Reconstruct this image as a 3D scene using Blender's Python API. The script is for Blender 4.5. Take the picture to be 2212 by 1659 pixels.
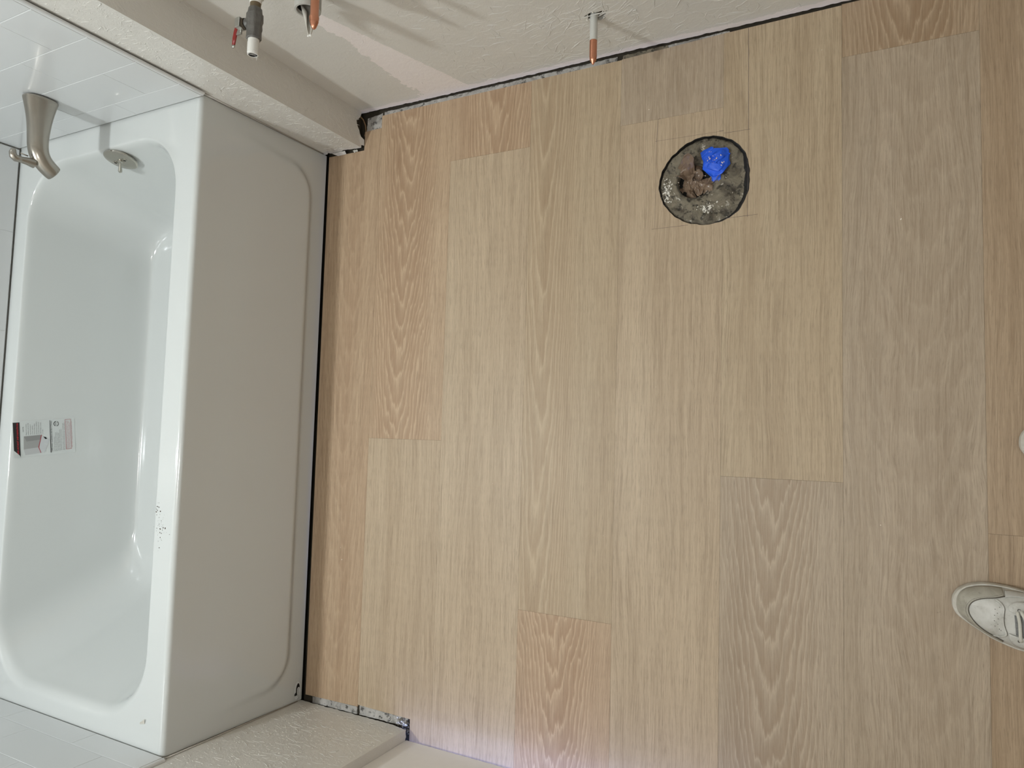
import bpy, bmesh, math, random
import numpy as np
from mathutils import Vector, Matrix, noise
for o in list(bpy.data.objects): bpy.data.objects.remove(o)
S = bpy.context.scene; COL = S.collection
PI = math.pi
# ---------------- camera ----------------
R = ((0.884, 0.007, 0.468), (0.028, 0.997, -0.068), (-0.467, 0.073, 0.881))
cd = bpy.data.cameras.new('camera'); cam = bpy.data.objects.new('camera', cd); COL.objects.link(cam)
a_, b_, c_ = 0.0831, 0.4859, 0.0318
Rm = Matrix.Rotation(c_, 4, 'Z') @ Matrix.Rotation(b_, 4, 'Y') @ Matrix.Rotation(a_, 4, 'X')
cam.matrix_world = Matrix.Translation((1.4236, 0.7457, 1.5129)) @ Rm
cd.sensor_fit = 'HORIZONTAL'; cd.sensor_width = 36.0; cd.lens = 1541.5 / 2212 * 36.0
cd.clip_start = 0.02; cd.clip_end = 50
S.camera = cam
# ---------------- world, lights, exposure ----------------
W = bpy.data.worlds.new('world'); S.world = W; W.use_nodes = True
W.node_tree.nodes['Background'].inputs[0].default_value = (0.35, 0.5, 1.0, 1)
W.node_tree.nodes['Background'].inputs[1].default_value = 1.0
S.view_settings.view_transform = 'Standard'; S.view_settings.look = 'None'
S.view_settings.gamma = 1.0; S.view_settings.use_curve_mapping = False
S.view_settings.exposure = 0.0
def lamp(name, typ, loc, power, color, size=0.05, rot=None):
    d = bpy.data.lights.new(name, typ); d.energy = power; d.color = color
    if typ == 'AREA': d.shape = 'DISK'; d.size = size
    else: d.shadow_soft_size = size
    o = bpy.data.objects.new(name, d); COL.objects.link(o); o.location = loc
    if rot: o.rotation_euler = rot
    return o
WARM = (1.0, 0.99, 0.99)
lamp('tub_downlight', 'AREA', (-0.34, 0.58, 2.425), 23.0, (0.94, 1.0, 1.02), 0.12)
for i in range(4):      # four bulbs of the room fixture
    lamp('fixture_bulb', 'POINT', (1.02 + 0.16 * i, 0.42 + 0.04 * i, 2.26), 3.5, WARM, 0.03)
hd = lamp('hall_daylight', 'AREA', (0.75, -0.42, 0.035), 34.0, (0.30, 0.42, 1.0), 0.9, (math.radians(86), 0, 0)); hd.data.shape = 'RECTANGLE'; hd.data.size_y = 0.06

# ---------------- helpers ----------------
def srgb(r, g, b):
    f = lambda c: (c / 255 / 12.92) if c / 255 <= 0.04045 else ((c / 255 + 0.055) / 1.055) ** 2.4
    return (f(r), f(g), f(b), 1.0)
class NT:
    def __init__(s, name):
        s.m = bpy.data.materials.new(name); s.m.use_nodes = True; s.t = s.m.node_tree; s.n = s.t.nodes; s.l = s.t.links
        s.p = s.n['Principled BSDF']
    def new(s, typ, **k):
        x = s.n.new(typ)
        for a, v in k.items(): setattr(x, a, v)
        return x
    def put(s, sock, v):
        if hasattr(v, 'is_output'): s.l.new(v, sock)
        else: sock.default_value = v
    def math(s, op, a, b=0.0, c=None, clamp=False):
        x = s.new('ShaderNodeMath', operation=op); x.use_clamp = clamp
        s.put(x.inputs[0], a); s.put(x.inputs[1], b)
        if c is not None: s.put(x.inputs[2], c)
        return x.outputs[0]
    def obj(s): return s.new('ShaderNodeTexCoord').outputs['Object']
    def mapping(s, v, scale=(1, 1, 1), loc=(0, 0, 0), rot=(0, 0, 0)):
        x = s.new('ShaderNodeMapping'); s.put(x.inputs[0], v); x.inputs['Location'].default_value = loc
        x.inputs['Rotation'].default_value = rot; x.inputs['Scale'].default_value = scale; return x.outputs[0]
    def noise(s, v, scale=5, detail=3, rough=0.5, dist=0.0):
        x = s.new('ShaderNodeTexNoise'); s.put(x.inputs['Vector'], v); x.inputs['Scale'].default_value = scale
        x.inputs['Detail'].default_value = detail; x.inputs['Roughness'].default_value = rough
        x.inputs['Distortion'].default_value = dist; return x.outputs['Fac']
    def ramp(s, v, stops, interp='LINEAR'):
        x = s.new('ShaderNodeValToRGB'); s.put(x.inputs[0], v); cr = x.color_ramp; cr.interpolation = interp
        while len(cr.elements) < len(stops): cr.elements.new(0.5)
        for e, (p, c) in zip(cr.elements, stops):
            e.position = p; e.color = c if len(c) == 4 else (*c, 1)
        return x.outputs[0]
    def mix(s, f, a, b, mode='MIX'):
        x = s.new('ShaderNodeMix', data_type='RGBA', blend_type=mode)
        s.put(x.inputs[0], f); s.put(x.inputs[6], a); s.put(x.inputs[7], b); return x.outputs[2]
    def bump(s, h, strength=0.3, dist=0.001):
        x = s.new('ShaderNodeBump'); s.put(x.inputs['Height'], h); x.inputs['Strength'].default_value = strength
        x.inputs['Distance'].default_value = dist; s.l.new(x.outputs[0], s.p.inputs['Normal'])
    def set(s, color=None, rough=None, metal=None, coat=None, spec=None):
        if color is not None: s.put(s.p.inputs['Base Color'], color)
        if rough is not None: s.put(s.p.inputs['Roughness'], rough)
        if metal is not None: s.put(s.p.inputs['Metallic'], metal)
        if coat is not None: s.put(s.p.inputs['Coat Weight'], coat); s.p.inputs['Coat Roughness'].default_value = 0.05
        if spec is not None: s.put(s.p.inputs['Specular IOR Level'], spec)
        return s.m
BW = lambda v: (v, v, v, 1)
def plain(name, col, rough=0.5, metal=0.0, var=0.0, scale=40, bump=0.0, bscale=200, coat=None, spec=None):
    t = NT(name); c = col
    if var or bump: v = t.obj()
    if var:
        n = t.noise(v, scale, 4)
        c = t.mix(n, tuple([x * (1 - var) for x in col[:3]] + [1]), tuple([min(1, x * (1 + var)) for x in col[:3]] + [1]))
    if bump: t.bump(t.noise(v, bscale, 3), bump, 0.001)
    return t.set(c, rough, metal, coat, spec)

def link(o, parent=None):
    COL.objects.link(o)
    if parent is not None:
        o.parent = parent
    return o
def finish(name, bm, mat, parent=None, smooth=False, mods=None, auto=None, loc=None):
    me = bpy.data.meshes.new(name); 
    bmesh.ops.recalc_face_normals(bm, faces=bm.faces)
    bm.to_mesh(me); bm.free()
    if smooth:
        for f in me.polygons: f.use_smooth = True
        if auto is not None: me.set_sharp_from_angle(angle=math.radians(auto))
    for m in (mat if isinstance(mat, (list, tuple)) else [mat]): me.materials.append(m)
    o = bpy.data.objects.new(name, me); link(o, parent)
    if loc: o.location = loc
    return o
def mesh_from(name, verts, faces, mat, parent=None, smooth=False, auto=None, fix=True):
    me = bpy.data.meshes.new(name); me.from_pydata([tuple(v) for v in verts], [], faces); 
    if fix:
        bm = bmesh.new(); bm.from_mesh(me); bmesh.ops.recalc_face_normals(bm, faces=bm.faces); bm.to_mesh(me); bm.free()
    if smooth:
        for f in me.polygons: f.use_smooth = True
        if auto is not None: me.set_sharp_from_angle(angle=math.radians(auto))
    me.materials.append(mat)
    o = bpy.data.objects.new(name, me); return link(o, parent)
def tag(o, label=None, cat=None, group=None, kind=None):
    if label: o['label'] = label
    if cat: o['category'] = cat
    if group: o['group'] = group
    if kind: o['kind'] = kind
    return o
def empty(name, loc=(0, 0, 0), rz=0):
    o = bpy.data.objects.new(name, None); o.location = loc; o.rotation_euler = (0, 0, rz); o.empty_display_size = 0.05
    return link(o)
def box(bm, x0, x1, y0, y1, z0, z1):
    r = bmesh.ops.create_cube(bm, size=1.0)
    for v in r['verts']:
        v.co = Vector(((x0 + x1) / 2 + v.co.x * (x1 - x0), (y0 + y1) / 2 + v.co.y * (y1 - y0), (z0 + z1) / 2 + v.co.z * (z1 - z0)))
    return r['verts']
def bevel_all(bm, w, seg=2):
    bmesh.ops.bevel(bm, geom=list(bm.edges), offset=w, segments=seg, profile=0.6, affect='EDGES')
def prism(outer, holes=(), z0=0.0, z1=0.01, frame=None):
    """extruded polygon with holes; frame maps (u,v,w) -> world"""
    bm = bmesh.new(); edges = []
    for loop in [outer] + list(holes):
        vs = [bm.verts.new((p[0], p[1], z0)) for p in loop]
        for i in range(len(vs)): edges.append(bm.edges.new((vs[i], vs[(i + 1) % len(vs)])))
    bmesh.ops.triangle_fill(bm, use_beauty=True, use_dissolve=False, edges=edges)
    r = bmesh.ops.extrude_face_region(bm, geom=list(bm.faces))
    for v in [g for g in r['geom'] if isinstance(g, bmesh.types.BMVert)]: v.co.z = z1
    if frame is not None:
        for v in bm.verts: v.co = frame(v.co)
    return bm
def revolve(prof, origin, axis, n=32, cap=(True, True), hexr=None):
    """prof list of (dist along axis, radius)"""
    bm = bmesh.new(); ax = Vector(axis).normalized(); up = Vector((0, 0, 1)) if abs(ax.z) < 0.9 else Vector((1, 0, 0))
    e1 = ax.cross(up).normalized(); e2 = ax.cross(e1); O = Vector(origin); rings = []
    for d, r in prof:
        ring = []
        for i in range(n):
            a = 2 * PI * i / n
            rr = r
            if hexr: rr = r / math.cos((a % (2 * PI / hexr)) - PI / hexr)
            ring.append(bm.verts.new(O + ax * d + (e1 * math.cos(a) + e2 * math.sin(a)) * rr))
        rings.append(ring)
    for A, B in zip(rings, rings[1:]):
        for i in range(n): bm.faces.new((A[i], A[(i + 1) % n], B[(i + 1) % n], B[i]))
    if cap[0]: bm.faces.new(rings[0])
    if cap[1]: bm.faces.new(rings[-1][::-1])
    return bm
def tube(path, radii, n=10, cap=True, flat=None):
    bm = bmesh.new(); rings = []; P = [Vector(p) for p in path]
    if not hasattr(radii, '__len__'): radii = [radii] * len(P)
    prev = None
    for i, p in enumerate(P):
        t = (P[min(i + 1, len(P) - 1)] - P[max(i - 1, 0)]).normalized()
        if prev is None:
            ref = Vector((0, 0, 1)) if abs(t.z) < 0.9 else Vector((1, 0, 0)); e1 = t.cross(ref).normalized()
        else: e1 = (prev - t * prev.dot(t)).normalized()
        prev = e1; e2 = t.cross(e1); r = radii[i]
        fl = flat if flat else 1.0
        rings.append([bm.verts.new(p + e1 * math.cos(2 * PI * k / n) * r + e2 * math.sin(2 * PI * k / n) * r * fl) for k in range(n)])
    for A, B in zip(rings, rings[1:]):
        for i in range(n): bm.faces.new((A[i], A[(i + 1) % n], B[(i + 1) % n], B[i]))
    if cap: bm.faces.new(rings[0]); bm.faces.new(rings[-1][::-1])
    return bm
def join(*bms):
    out = bmesh.new()
    for b in bms:
        me = bpy.data.meshes.new('t'); b.to_mesh(me); b.free(); out.from_mesh(me); bpy.data.meshes.remove(me)
    return out
def lerp(a, b, t): return a + (b - a) * t
def interp(xs, ys, x): return float(np.interp(x, xs, ys))

H = 0.422; L = 1.524; YW = 1.623
X0, PW = -0.0387, 0.2304
XS = [X0 + PW * k for k in range(13)]

# ---------------- materials ----------------
def plaster(name, col, rough=0.28):
    t = NT(name); v = t.obj()
    n = t.noise(v, 7, 3); c = t.mix(n, tuple([x * 0.94 for x in col[:3]] + [1]), tuple([x * 1.05 for x in col[:3]] + [1]))
    fine = t.noise(v, 420, 3); mid = t.noise(v, 45, 4, 0.6, 0.6)
    h = t.math('ADD', t.math('MULTIPLY', fine, 0.35), t.math('MULTIPLY', mid, 1.2))
    t.bump(h, 0.5, 0.002)
    return t.set(c, rough)
M_plaster = plaster('plaster_greige', srgb(216, 213, 206))
M_plasterR = None
def plaster_patch():
    t = NT('plaster_greige_patched'); v = t.obj()
    sx = t.new('ShaderNodeSeparateXYZ'); t.put(sx.inputs[0], v); X, Z = sx.outputs[0], sx.outputs[2]
    nn = t.noise(v, 16, 5, 0.65)
    j = t.math('MULTIPLY', t.math('SUBTRACT', nn, 0.5), 0.09)
    # new patch of bare joint compound low on the wall
    j2 = t.math('MULTIPLY', t.math('SUBTRACT', t.noise(v, 70, 6, 0.7), 0.5), 0.035)
    u = t.math('ADD', X, t.math('MULTIPLY', Z, -0.10))                      # the patch follows the pipes' chase, leaning a little
    lft = t.math('GREATER_THAN', t.math('ADD', u, t.math('ADD', j, t.math('MULTIPLY', Z, 0.10))), 0.335)
    rgt = t.math('LESS_THAN', t.math('ADD', X, t.math('ADD', t.math('MULTIPLY', Z, 0.32), t.math('MULTIPLY', j2, 0.5))), 0.492)
    top = t.math('LESS_THAN', t.math('ADD', t.math('ADD', Z, t.math('MULTIPLY', X, 1.7)), t.math('ADD', t.math('MULTIPLY', j, 1.2), j2)), 1.035)
    m = t.math('MULTIPLY', lft, rgt)
    m = t.math('MULTIPLY', m, t.math('MAXIMUM', t.math('LESS_THAN', t.math('ADD', Z, j2), 0.125), top))
    edge = t.math('LESS_THAN', t.math('ADD', Z, t.math('MULTIPLY', j, 0.35)), 0.022)
    m = t.math('MAXIMUM', m, edge)
    n = t.noise(v, 7, 3); col = srgb(214, 211, 204)
    c = t.mix(n, tuple([x * 0.94 for x in col[:3]] + [1]), tuple([x * 1.05 for x in col[:3]] + [1]))
    c = t.mix(m, c, srgb(234, 226, 222))
    fine = t.noise(v, 420, 3); mid = t.noise(v, 45, 4, 0.6, 0.6)
    t.bump(t.math('ADD', t.math('MULTIPLY', fine, 0.35), t.math('MULTIPLY', mid, 1.0)), 0.4, 0.002)
    return t.set(c, t.math('ADD', t.math('MULTIPLY', m, 0.3), 0.29))
M_plasterR = plaster_patch()
M_white_paint = plain('white_door_paint', srgb(240, 237, 232), 0.45, var=0.03, bump=0.10, bscale=300)
M_void = plain('dark_void', srgb(84, 74, 56), 0.9, var=0.4, scale=60)
M_ceiling = plain('ceiling_paint', srgb(225, 223, 218), 0.8)
M_enamel = NT('white_enamel').set(srgb(207, 210, 208), 0.10, 0.0, 0.6)
M_acrylic = NT('white_acrylic').set(srgb(209, 211, 211), 0.17, 0.0, 0.25)
M_nickel = None
def brushed(name, col, rough, axis=(30, 4, 30)):
    t = NT(name); v = t.mapping(t.obj(), axis)
    n = t.noise(v, 30, 3); t.bump(n, 0.05, 0.0005)
    return t.set(t.mix(n, tuple([x * 0.85 for x in col[:3]] + [1]), col), rough, 1.0)
M_nickel = brushed('brushed_nickel', srgb(176, 170, 160), 0.27, (40, 3, 40))
M_chrome = NT('satin_nickel').set(srgb(190, 186, 176), 0.2, 1.0)
M_copper = plain('copper', srgb(208, 146, 118), 0.27, 1.0, var=0.18, scale=60, bump=0.08)
M_galv = plain('galvanized_iron', srgb(104, 102, 98), 0.5, 0.35, var=0.4, scale=90, bump=0.7, bscale=260)
M_brownpipe = plain('aged_brass', srgb(112, 98, 76), 0.5, 0.5, var=0.3, scale=100, bump=0.3)
M_tapewhite = plain('thread_seal_tape', srgb(222, 220, 214), 0.55, var=0.05, bump=0.5, bscale=220)
M_whitepipe = plain('painted_white_pipe', srgb(205, 205, 199), 0.4, var=0.05)
M_pvc = plain('grey_pvc', srgb(176, 174, 168), 0.4, var=0.2, scale=70, bump=0.3)
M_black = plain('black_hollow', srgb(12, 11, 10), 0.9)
M_red = plain('red_vinyl', srgb(132, 34, 30), 0.4)
M_foam = plain('yellowed_foam', srgb(150, 134, 92), 0.5, var=0.5, scale=80, bump=1.0, bscale=120)

def dirt_mat(name, a, b, w=0.02, sc=35, dark=0.35):
    t = NT(name); v = t.obj()
    n1 = t.noise(v, sc, 6, 0.65, 0.8); n2 = t.noise(v, sc * 3.4, 5, 0.6); n3 = t.noise(v, sc * 2.1, 6, 0.7, 0.4)
    c = t.ramp(n1, [(0.30, a), (0.52, b), (0.72, tuple([min(1, x * 1.35) for x in b[:3]] + [1]))])
    c = t.mix(t.math('MULTIPLY', t.ramp(n2, [(0.36, BW(1)), (0.46, BW(0))]), 0.8), c, srgb(20, 18, 14))
    c = t.mix(t.ramp(n3, [(0.62 , BW(0)), (0.66 + w, BW(1))]), c, srgb(200, 194, 182))
    t.bump(t.math('ADD', n1, t.math('MULTIPLY', n2, 0.6)), 0.9, 0.004)
    return t.set(c, t.ramp(n3, [(0.4, BW(0.8)), (0.75, BW(0.5))]))
M_slab = dirt_mat('grimy_slab', srgb(46, 39, 30), srgb(120, 112, 96), sc=26)
M_oldfloor = dirt_mat('old_floor_residue', srgb(138, 134, 128), srgb(176, 173, 168), sc=22)
M_sub = plain('dark_underlayment', srgb(54, 48, 38), 0.9, var=0.4, scale=50)

# ---------------- oak planks ----------------
def oak(i, pale, dark, arch=None, warp=1.0, red=0.0, contrast=1.0):
    pale = tuple([x * 1.08 for x in pale[:3]] + [1]); dark = tuple([x * 1.10 for x in dark[:3]] + [1])
    """arch = (xc, y0, k, lam, strength)"""
    t = NT('oak_%d' % i) ; base = t.obj(); v = t.mapping(base, loc=(i * 3.17, i * 5.31, i * 1.7))
    sx = t.new('ShaderNodeSeparateXYZ'); t.put(sx.inputs[0], base); X, Y = sx.outputs[0], sx.outputs[1]
    w1 = t.noise(t.mapping(v, (9, 1.6, 1)), 1, 3, 0.5); 
    vx = t.new('ShaderNodeCombineXYZ'); sv = t.new('ShaderNodeSeparateXYZ'); t.put(sv.inputs[0], v)
    wx = t.math('ADD', sv.outputs[0], t.math('MULTIPLY', t.math('SUBTRACT', w1, 0.5), 0.045 * warp))
    t.put(vx.inputs[0], wx); t.put(vx.inputs[1], sv.outputs[1]); vw = vx.outputs[0]
    fine = t.noise(t.mapping(vw, (480, 8, 1)), 1, 4, 0.7)
    pores = t.noise(t.mapping(vw, (1150, 34, 1)), 1, 3, 0.65)
    med = t.noise(t.mapping(vw, (95, 1.6, 1)), 1, 4, 0.6)
    big = t.noise(t.mapping(vw, (14, 0.9, 1)), 1, 3, 0.5)
    c = t.mix(t.ramp(big, [(0.32, BW(0)), (0.68, BW(1))]), dark, pale)
    g = t.ramp(fine, [(0.36, BW(0)), (0.58, BW(1))])
    c = t.mix(t.math('MULTIPLY', t.math('SUBTRACT', 1.0, g), 0.62 * contrast), c, tuple([x * y for x, y in zip(dark[:3], (0.60, 0.56, 0.52))] + [1]))
    g2 = t.ramp(med, [(0.36, BW(0)), (0.64, BW(1))])
    c = t.mix(t.math('MULTIPLY', g2, 0.30), c, tuple([min(1, x * 1.24) for x in pale[:3]] + [1]))
    c = t.mix(t.math('MULTIPLY', t.ramp(pores, [(0.36, BW(1)), (0.46, BW(0))]), 0.42), c, tuple([x * 0.45 for x in dark[:3]] + [1]))
    if arch:
        xc, y0, k, lam, st = arch
        jag = t.noise(t.mapping(v, (170, 12, 1)), 1, 3, 0.6); jg2 = t.noise(t.mapping(v, (30, 5, 1)), 1, 3)
        dx = t.math('SUBTRACT', t.math('ADD', X, t.math('MULTIPLY', t.math('SUBTRACT', w1, 0.5), 0.05)), xc)
        ax = t.math('POWER', t.math('ABSOLUTE', dx), 1.85); side = t.ramp(t.math('ABSOLUTE', dx), [(0.0, BW(1)), (0.07, BW(0.95)), (0.11, BW(0.30))])
        val = t.math('SUBTRACT', t.math('SUBTRACT', Y, y0), t.math('MULTIPLY', ax, k))
        val = t.math('ADD', val, t.math('ADD', t.math('MULTIPLY', t.math('SUBTRACT', jag, 0.5), 0.07), t.math('MULTIPLY', t.math('SUBTRACT', jg2, 0.5), 0.20)))
        fr = t.math('FRACT', t.math('DIVIDE', val, lam))
        ln = t.ramp(fr, [(0.0, BW(0.85)), (0.07, BW(0.25)), (0.16, BW(0.0)), (0.74, BW(0.0)), (0.90, BW(0.45)), (1.0, BW(1))])
        dk = t.ramp(fr, [(0.0, BW(0)), (0.20, BW(0.9)), (0.55, BW(0.35)), (0.75, BW(0.0))])
        core = t.ramp(t.math('ABSOLUTE', dx), [(0.0, BW(1)), (0.05, BW(0.85)), (0.095, BW(0))])
        c = t.mix(t.math('MULTIPLY', core, 0.30 * st), c, tuple([x * y for x, y in zip(dark[:3], (0.86, 0.78, 0.72))] + [1]))
        dk = t.math('MULTIPLY', dk, side); ln = t.math('MULTIPLY', ln, side)
        c = t.mix(t.math('MULTIPLY', dk, 0.66 * st), c, tuple([x * y for x, y in zip(dark[:3], (0.80, 0.72, 0.66))] + [1]))
        c = t.mix(t.math('MULTIPLY', ln, 0.66 * st), c, tuple([min(1, x * 1.22) for x in pale[:3]] + [1]))
    t.bump(t.math('ADD', fine, pores), 0.10, 0.0006)
    return t.set(c, 0.46, spec=0.35)
A_tan = (srgb(185, 167, 141), srgb(169, 149, 123))
A_pink = (srgb(187, 164, 137), srgb(167, 141, 115))
A_pale = (srgb(187, 168, 143), srgb(171, 151, 126))
A_grey = (srgb(179, 163, 143), srgb(162, 145, 124))
A_brown = (srgb(176, 155, 130), srgb(157, 134, 108))

floor = mesh_from('floor', [(-0.8, -0.9, -0.022), (2.55, -0.9, -0.022), (2.55, 1.72, -0.022), (-0.8, 1.72, -0.022),
                            (-0.8, -0.9, -0.05), (2.55, -0.9, -0.05), (2.55, 1.72, -0.05), (-0.8, 1.72, -0.05)],
                  [(0, 1, 2, 3), (7, 6, 5, 4), (0, 4, 5, 1), (1, 5, 6, 2), (2, 6, 7, 3), (3, 7, 4, 0)], M_sub)
tag(floor, kind='structure')
HC = (1.07, 1.30)
def hole_r(th):
    d = math.degrees(th) % 360
    return interp([0, 37, 82, 130, 180, 224, 262, 312, 360], [0.098, 0.101, 0.096, 0.0905, 0.0955, 0.0935, 0.0965, 0.108, 0.098], d) + 0.0009 * math.sin(th * 23) * math.sin(th * 7 + 1)
def hole_pt(th, k=1.0): r = hole_r(th) * k; return (HC[0] + r * math.cos(th), HC[1] + r * math.sin(th))
G = 0.00016
pl = []
YT = 1.6085
def rect(x0, x1, y0, y1): return [(x0 + G, y0 + G), (x1 - G, y0 + G), (x1 - G, y1 - G), (x0 + G, y1 - G)]
# column 0 along the tub
pl.append(([(0.0105, 0.019), (XS[1] - G, 0.0225), (XS[1] - G, 1.573), (0.1345, 1.572), (0.1335, 1.519), (0.0060, 1.5195)], oak(1, *A_pink, (0.01, -0.2, 45, 0.09, 0.25)), None))
# column 1
pl.append(([(XS[1] + G, 0.7212 + G), (XS[2] - G, 0.7212 + G), (XS[2] - G, YT), (XS[1] + G, YT - 0.001)], oak(2, *A_pink, (-0.020, 0.02, 46, 0.074, 0.78)), None))
pl.append(([(XS[1] + G, 0.0275), (0.3590, 0.0250), (0.3590, -0.10), (XS[2] - G, -0.10), (XS[2] - G, 0.7212 - G), (XS[1] + G, 0.7212 - G)], oak(3, *A_pale), None))
# column 2
pl.append((rect(XS[2], XS[3], 1.4430, YT), oak(4, *A_pink, (0.02, 0.0, 60, 0.09, 0.8)), None))
pl.append((rect(XS[2], XS[3], -0.10, 1.4430), oak(5, *A_pale), None))
# column 3
pl.append((rect(XS[3], XS[4], 0.3350, YT + 0.001), oak(6, *A_tan, (-0.075, 0.1, 150, 0.16, 0.6)), None))
pl.append((rect(XS[3], XS[4], -0.10, 0.3350), oak(7, *A_pink, (-0.02, 0.03, 42, 0.070, 0.85)), None))
# column 4 with the bite of the toilet hole
def arc(a0, a1, n=44): return [hole_pt(lerp(a0, a1, i / (n - 1))) for i in range(n)]
xb = XS[5] - G
def solve_x(x, top):
    lo, hi = (0.0, PI / 2 + 1.0) if top else (-PI / 2 - 1.0, 0.0)
    best = min((abs(hole_pt(lerp(lo, hi, i / 4000))[0] - x), lerp(lo, hi, i / 4000)) for i in range(4001)); return best[1]
tA = solve_x(xb, True); tB = solve_x(xb, False)
pl.append(([(XS[4] + G, -0.10), (xb, -0.10)] + [(xb, hole_pt(tB)[1])] + arc(tB, tA - 2 * PI, 60)[1:-1] + [(xb, hole_pt(tA)[1]), (xb, 1.453 - G), (XS[4] + G, 1.453 - G)], oak(8, *A_pale), None))
pl.append(([(XS[4] + G, 1.453 + G), (xb, 1.453 + G), (xb, 1.6165), (XS[4] + G, YT + 0.002)], oak(9, *A_grey, (0.03, 0, 90, 0.1, 0.25)), None))
xc_ = XS[5] + G; tA = solve_x(xc_, True); tB = solve_x(xc_, False)
pl.append(([(xc_, 0.6685 + G), (XS[6] - G, 0.6685 + G), (XS[6] - G, 1.6185), (xc_, 1.6165), (xc_, hole_pt(tA)[1])] + arc(tA, tB, 50)[1:-1] + [(xc_, hole_pt(tB)[1])], oak(10, *A_tan), None))
pl.append((rect(XS[5], XS[6], -0.10, 0.6685), oak(11, *A_grey, (-0.015, 0.05, 44, 0.082, 0.75)), None))
pl.append((rect(XS[6], XS[7], 1.5101, 1.6205), oak(12, *A_brown, (0.0, 0.03, 42, 0.08, 0.9)), None))
pl.append((rect(XS[6], XS[7], -0.05, 1.5101), oak(13, *A_grey, (0.02, -0.25, 18, 0.09, 0.22), 1.8), None))
pl.append((rect(XS[7], XS[8], 0.5925, 1.6205), oak(14, *A_brown, (0.05, 0.0, 30, 0.1, 0.4)), None))
pl.append((rect(XS[7], XS[8], -0.05, 0.5925), oak(15, *A_brown), None))
for k in (8, 9, 10):
    x1 = XS[k + 1] if k < 10 else 2.5
    ys = [-0.05, (0.9, 1.3, 0.4)[k - 8], 1.6205]
    for q in (0, 1): pl.append((rect(XS[k], x1, ys[q], ys[q + 1]), oak(16 + q + 2 * (k - 8), *(A_tan, A_grey)[q]), None))
# hall planks seen only as the strip of light under the door
for i, (poly, mat, _) in enumerate(pl):
    cx = (min(p[0] for p in poly) + max(p[0] for p in poly)) / 2; cy = (min(p[1] for p in poly) + max(p[1] for p in poly)) / 2
    bm = prism([(x - cx, y - cy) for x, y in poly], z0=-0.0055, z1=0.0)
    finish('plank', bm, mat, floor, loc=(cx, cy, 0.0))

# subfloor sheet under the planks (leaves the hole open)
th = [2 * PI * i / 72 for i in range(72)]
bm = prism([(0.0, -0.2), (2.5, -0.2), (2.5, 1.66), (0.0, 1.66)], [[hole_pt(a, 1.012) for a in th]], -0.0215, -0.0062)
finish('underlayment', bm, M_sub, floor)
# residue strips of the old flooring left along the walls
def strip(pts, z=-0.0035, mat=M_oldfloor, name='old_flooring'):
    random.seed(len(pts) * 7 + int(pts[0][0] * 1000))
    out = []
    n = len(pts)
    for i in range(n):
        a, b = pts[i], pts[(i + 1) % n]; m = max(1, int(math.dist(a, b) / 0.006))
        for k in range(m):
            t = k / m; j = 0.0009 if m > 2 else 0
            out.append((lerp(a[0], b[0], t) + random.uniform(-j, j), lerp(a[1], b[1], t) + random.uniform(-j, j)))
    return finish(name, prism(out, z0=-0.006, z1=z), mat, floor)
strip([(0.197, 1.605), (0.87, 1.606), (0.872, 1.6215), (0.45, 1.6205), (0.197, 1.6185)])
strip([(0.137, 1.5735), (0.1905, 1.574), (0.191, 1.616), (0.139, 1.6105)])
strip([(0.885, 1.607), (0.99, 1.6075), (0.99, 1.6215), (0.885, 1.6205)], -0.002, M_slab)
strip([(0.99, 1.608), (1.125, 1.613), (1.125, 1.622), (0.99, 1.621)])
strip([(0.035, 0.0015), (0.188, 0.002), (0.188, 0.021), (0.035, 0.0195)], -0.002)
strip([(0.196, 0.002), (0.345, 0.003), (0.350, 0.0235), (0.196, 0.026)], -0.004)

# grimy recess around the closet bend
def recess():
    bm = bmesh.new(); NR, NA = 26, 110; C = Vector((HC[0], HC[1])); pc = Vector((1.052, 1.302)); rin = 0.037
    rings = []
    for i in range(NR):
        t = i / (NR - 1); ring = []
        for k in range(NA):
            a = 2 * PI * k / NA
            inner = pc + Vector((math.cos(a), math.sin(a))) * rin; o = Vector(hole_pt(a, 1.01))
            p = inner.lerp(o, t)
            z = -0.0066 + 0.0014 * noise.fractal(Vector((p.x * 60, p.y * 60, 0)), 1.0, 2.0, 5) + 0.001 * noise.noise(Vector((p.x * 300, p.y * 300, 3)))
            z += 0.006 * max(0, noise.noise(Vector((p.x * 28, p.y * 28, 8.3)))) 
            z -= 0.007 * max(0, (t - 0.86) / 0.14) ** 1.5
            z -= 0.003 * max(0, 1 - t * 9)
            ring.append(bm.verts.new((p.x, p.y, z)))
        rings.append(ring)
    for A, B in zip(rings, rings[1:]):
        for k in range(NA): bm.faces.new((A[k], A[(k + 1) % NA], B[(k + 1) % NA], B[k]))
    # pipe throat
    low = [bm.verts.new((v.co.x, v.co.y, -0.0215)) for v in rings[0]]
    for k in range(NA): bm.faces.new((rings[0][k], rings[0][(k + 1) % NA], low[(k + 1) % NA], low[k]))
    return finish('concrete_patch', bm, M_slab, floor, smooth=True)
recess()
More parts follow.
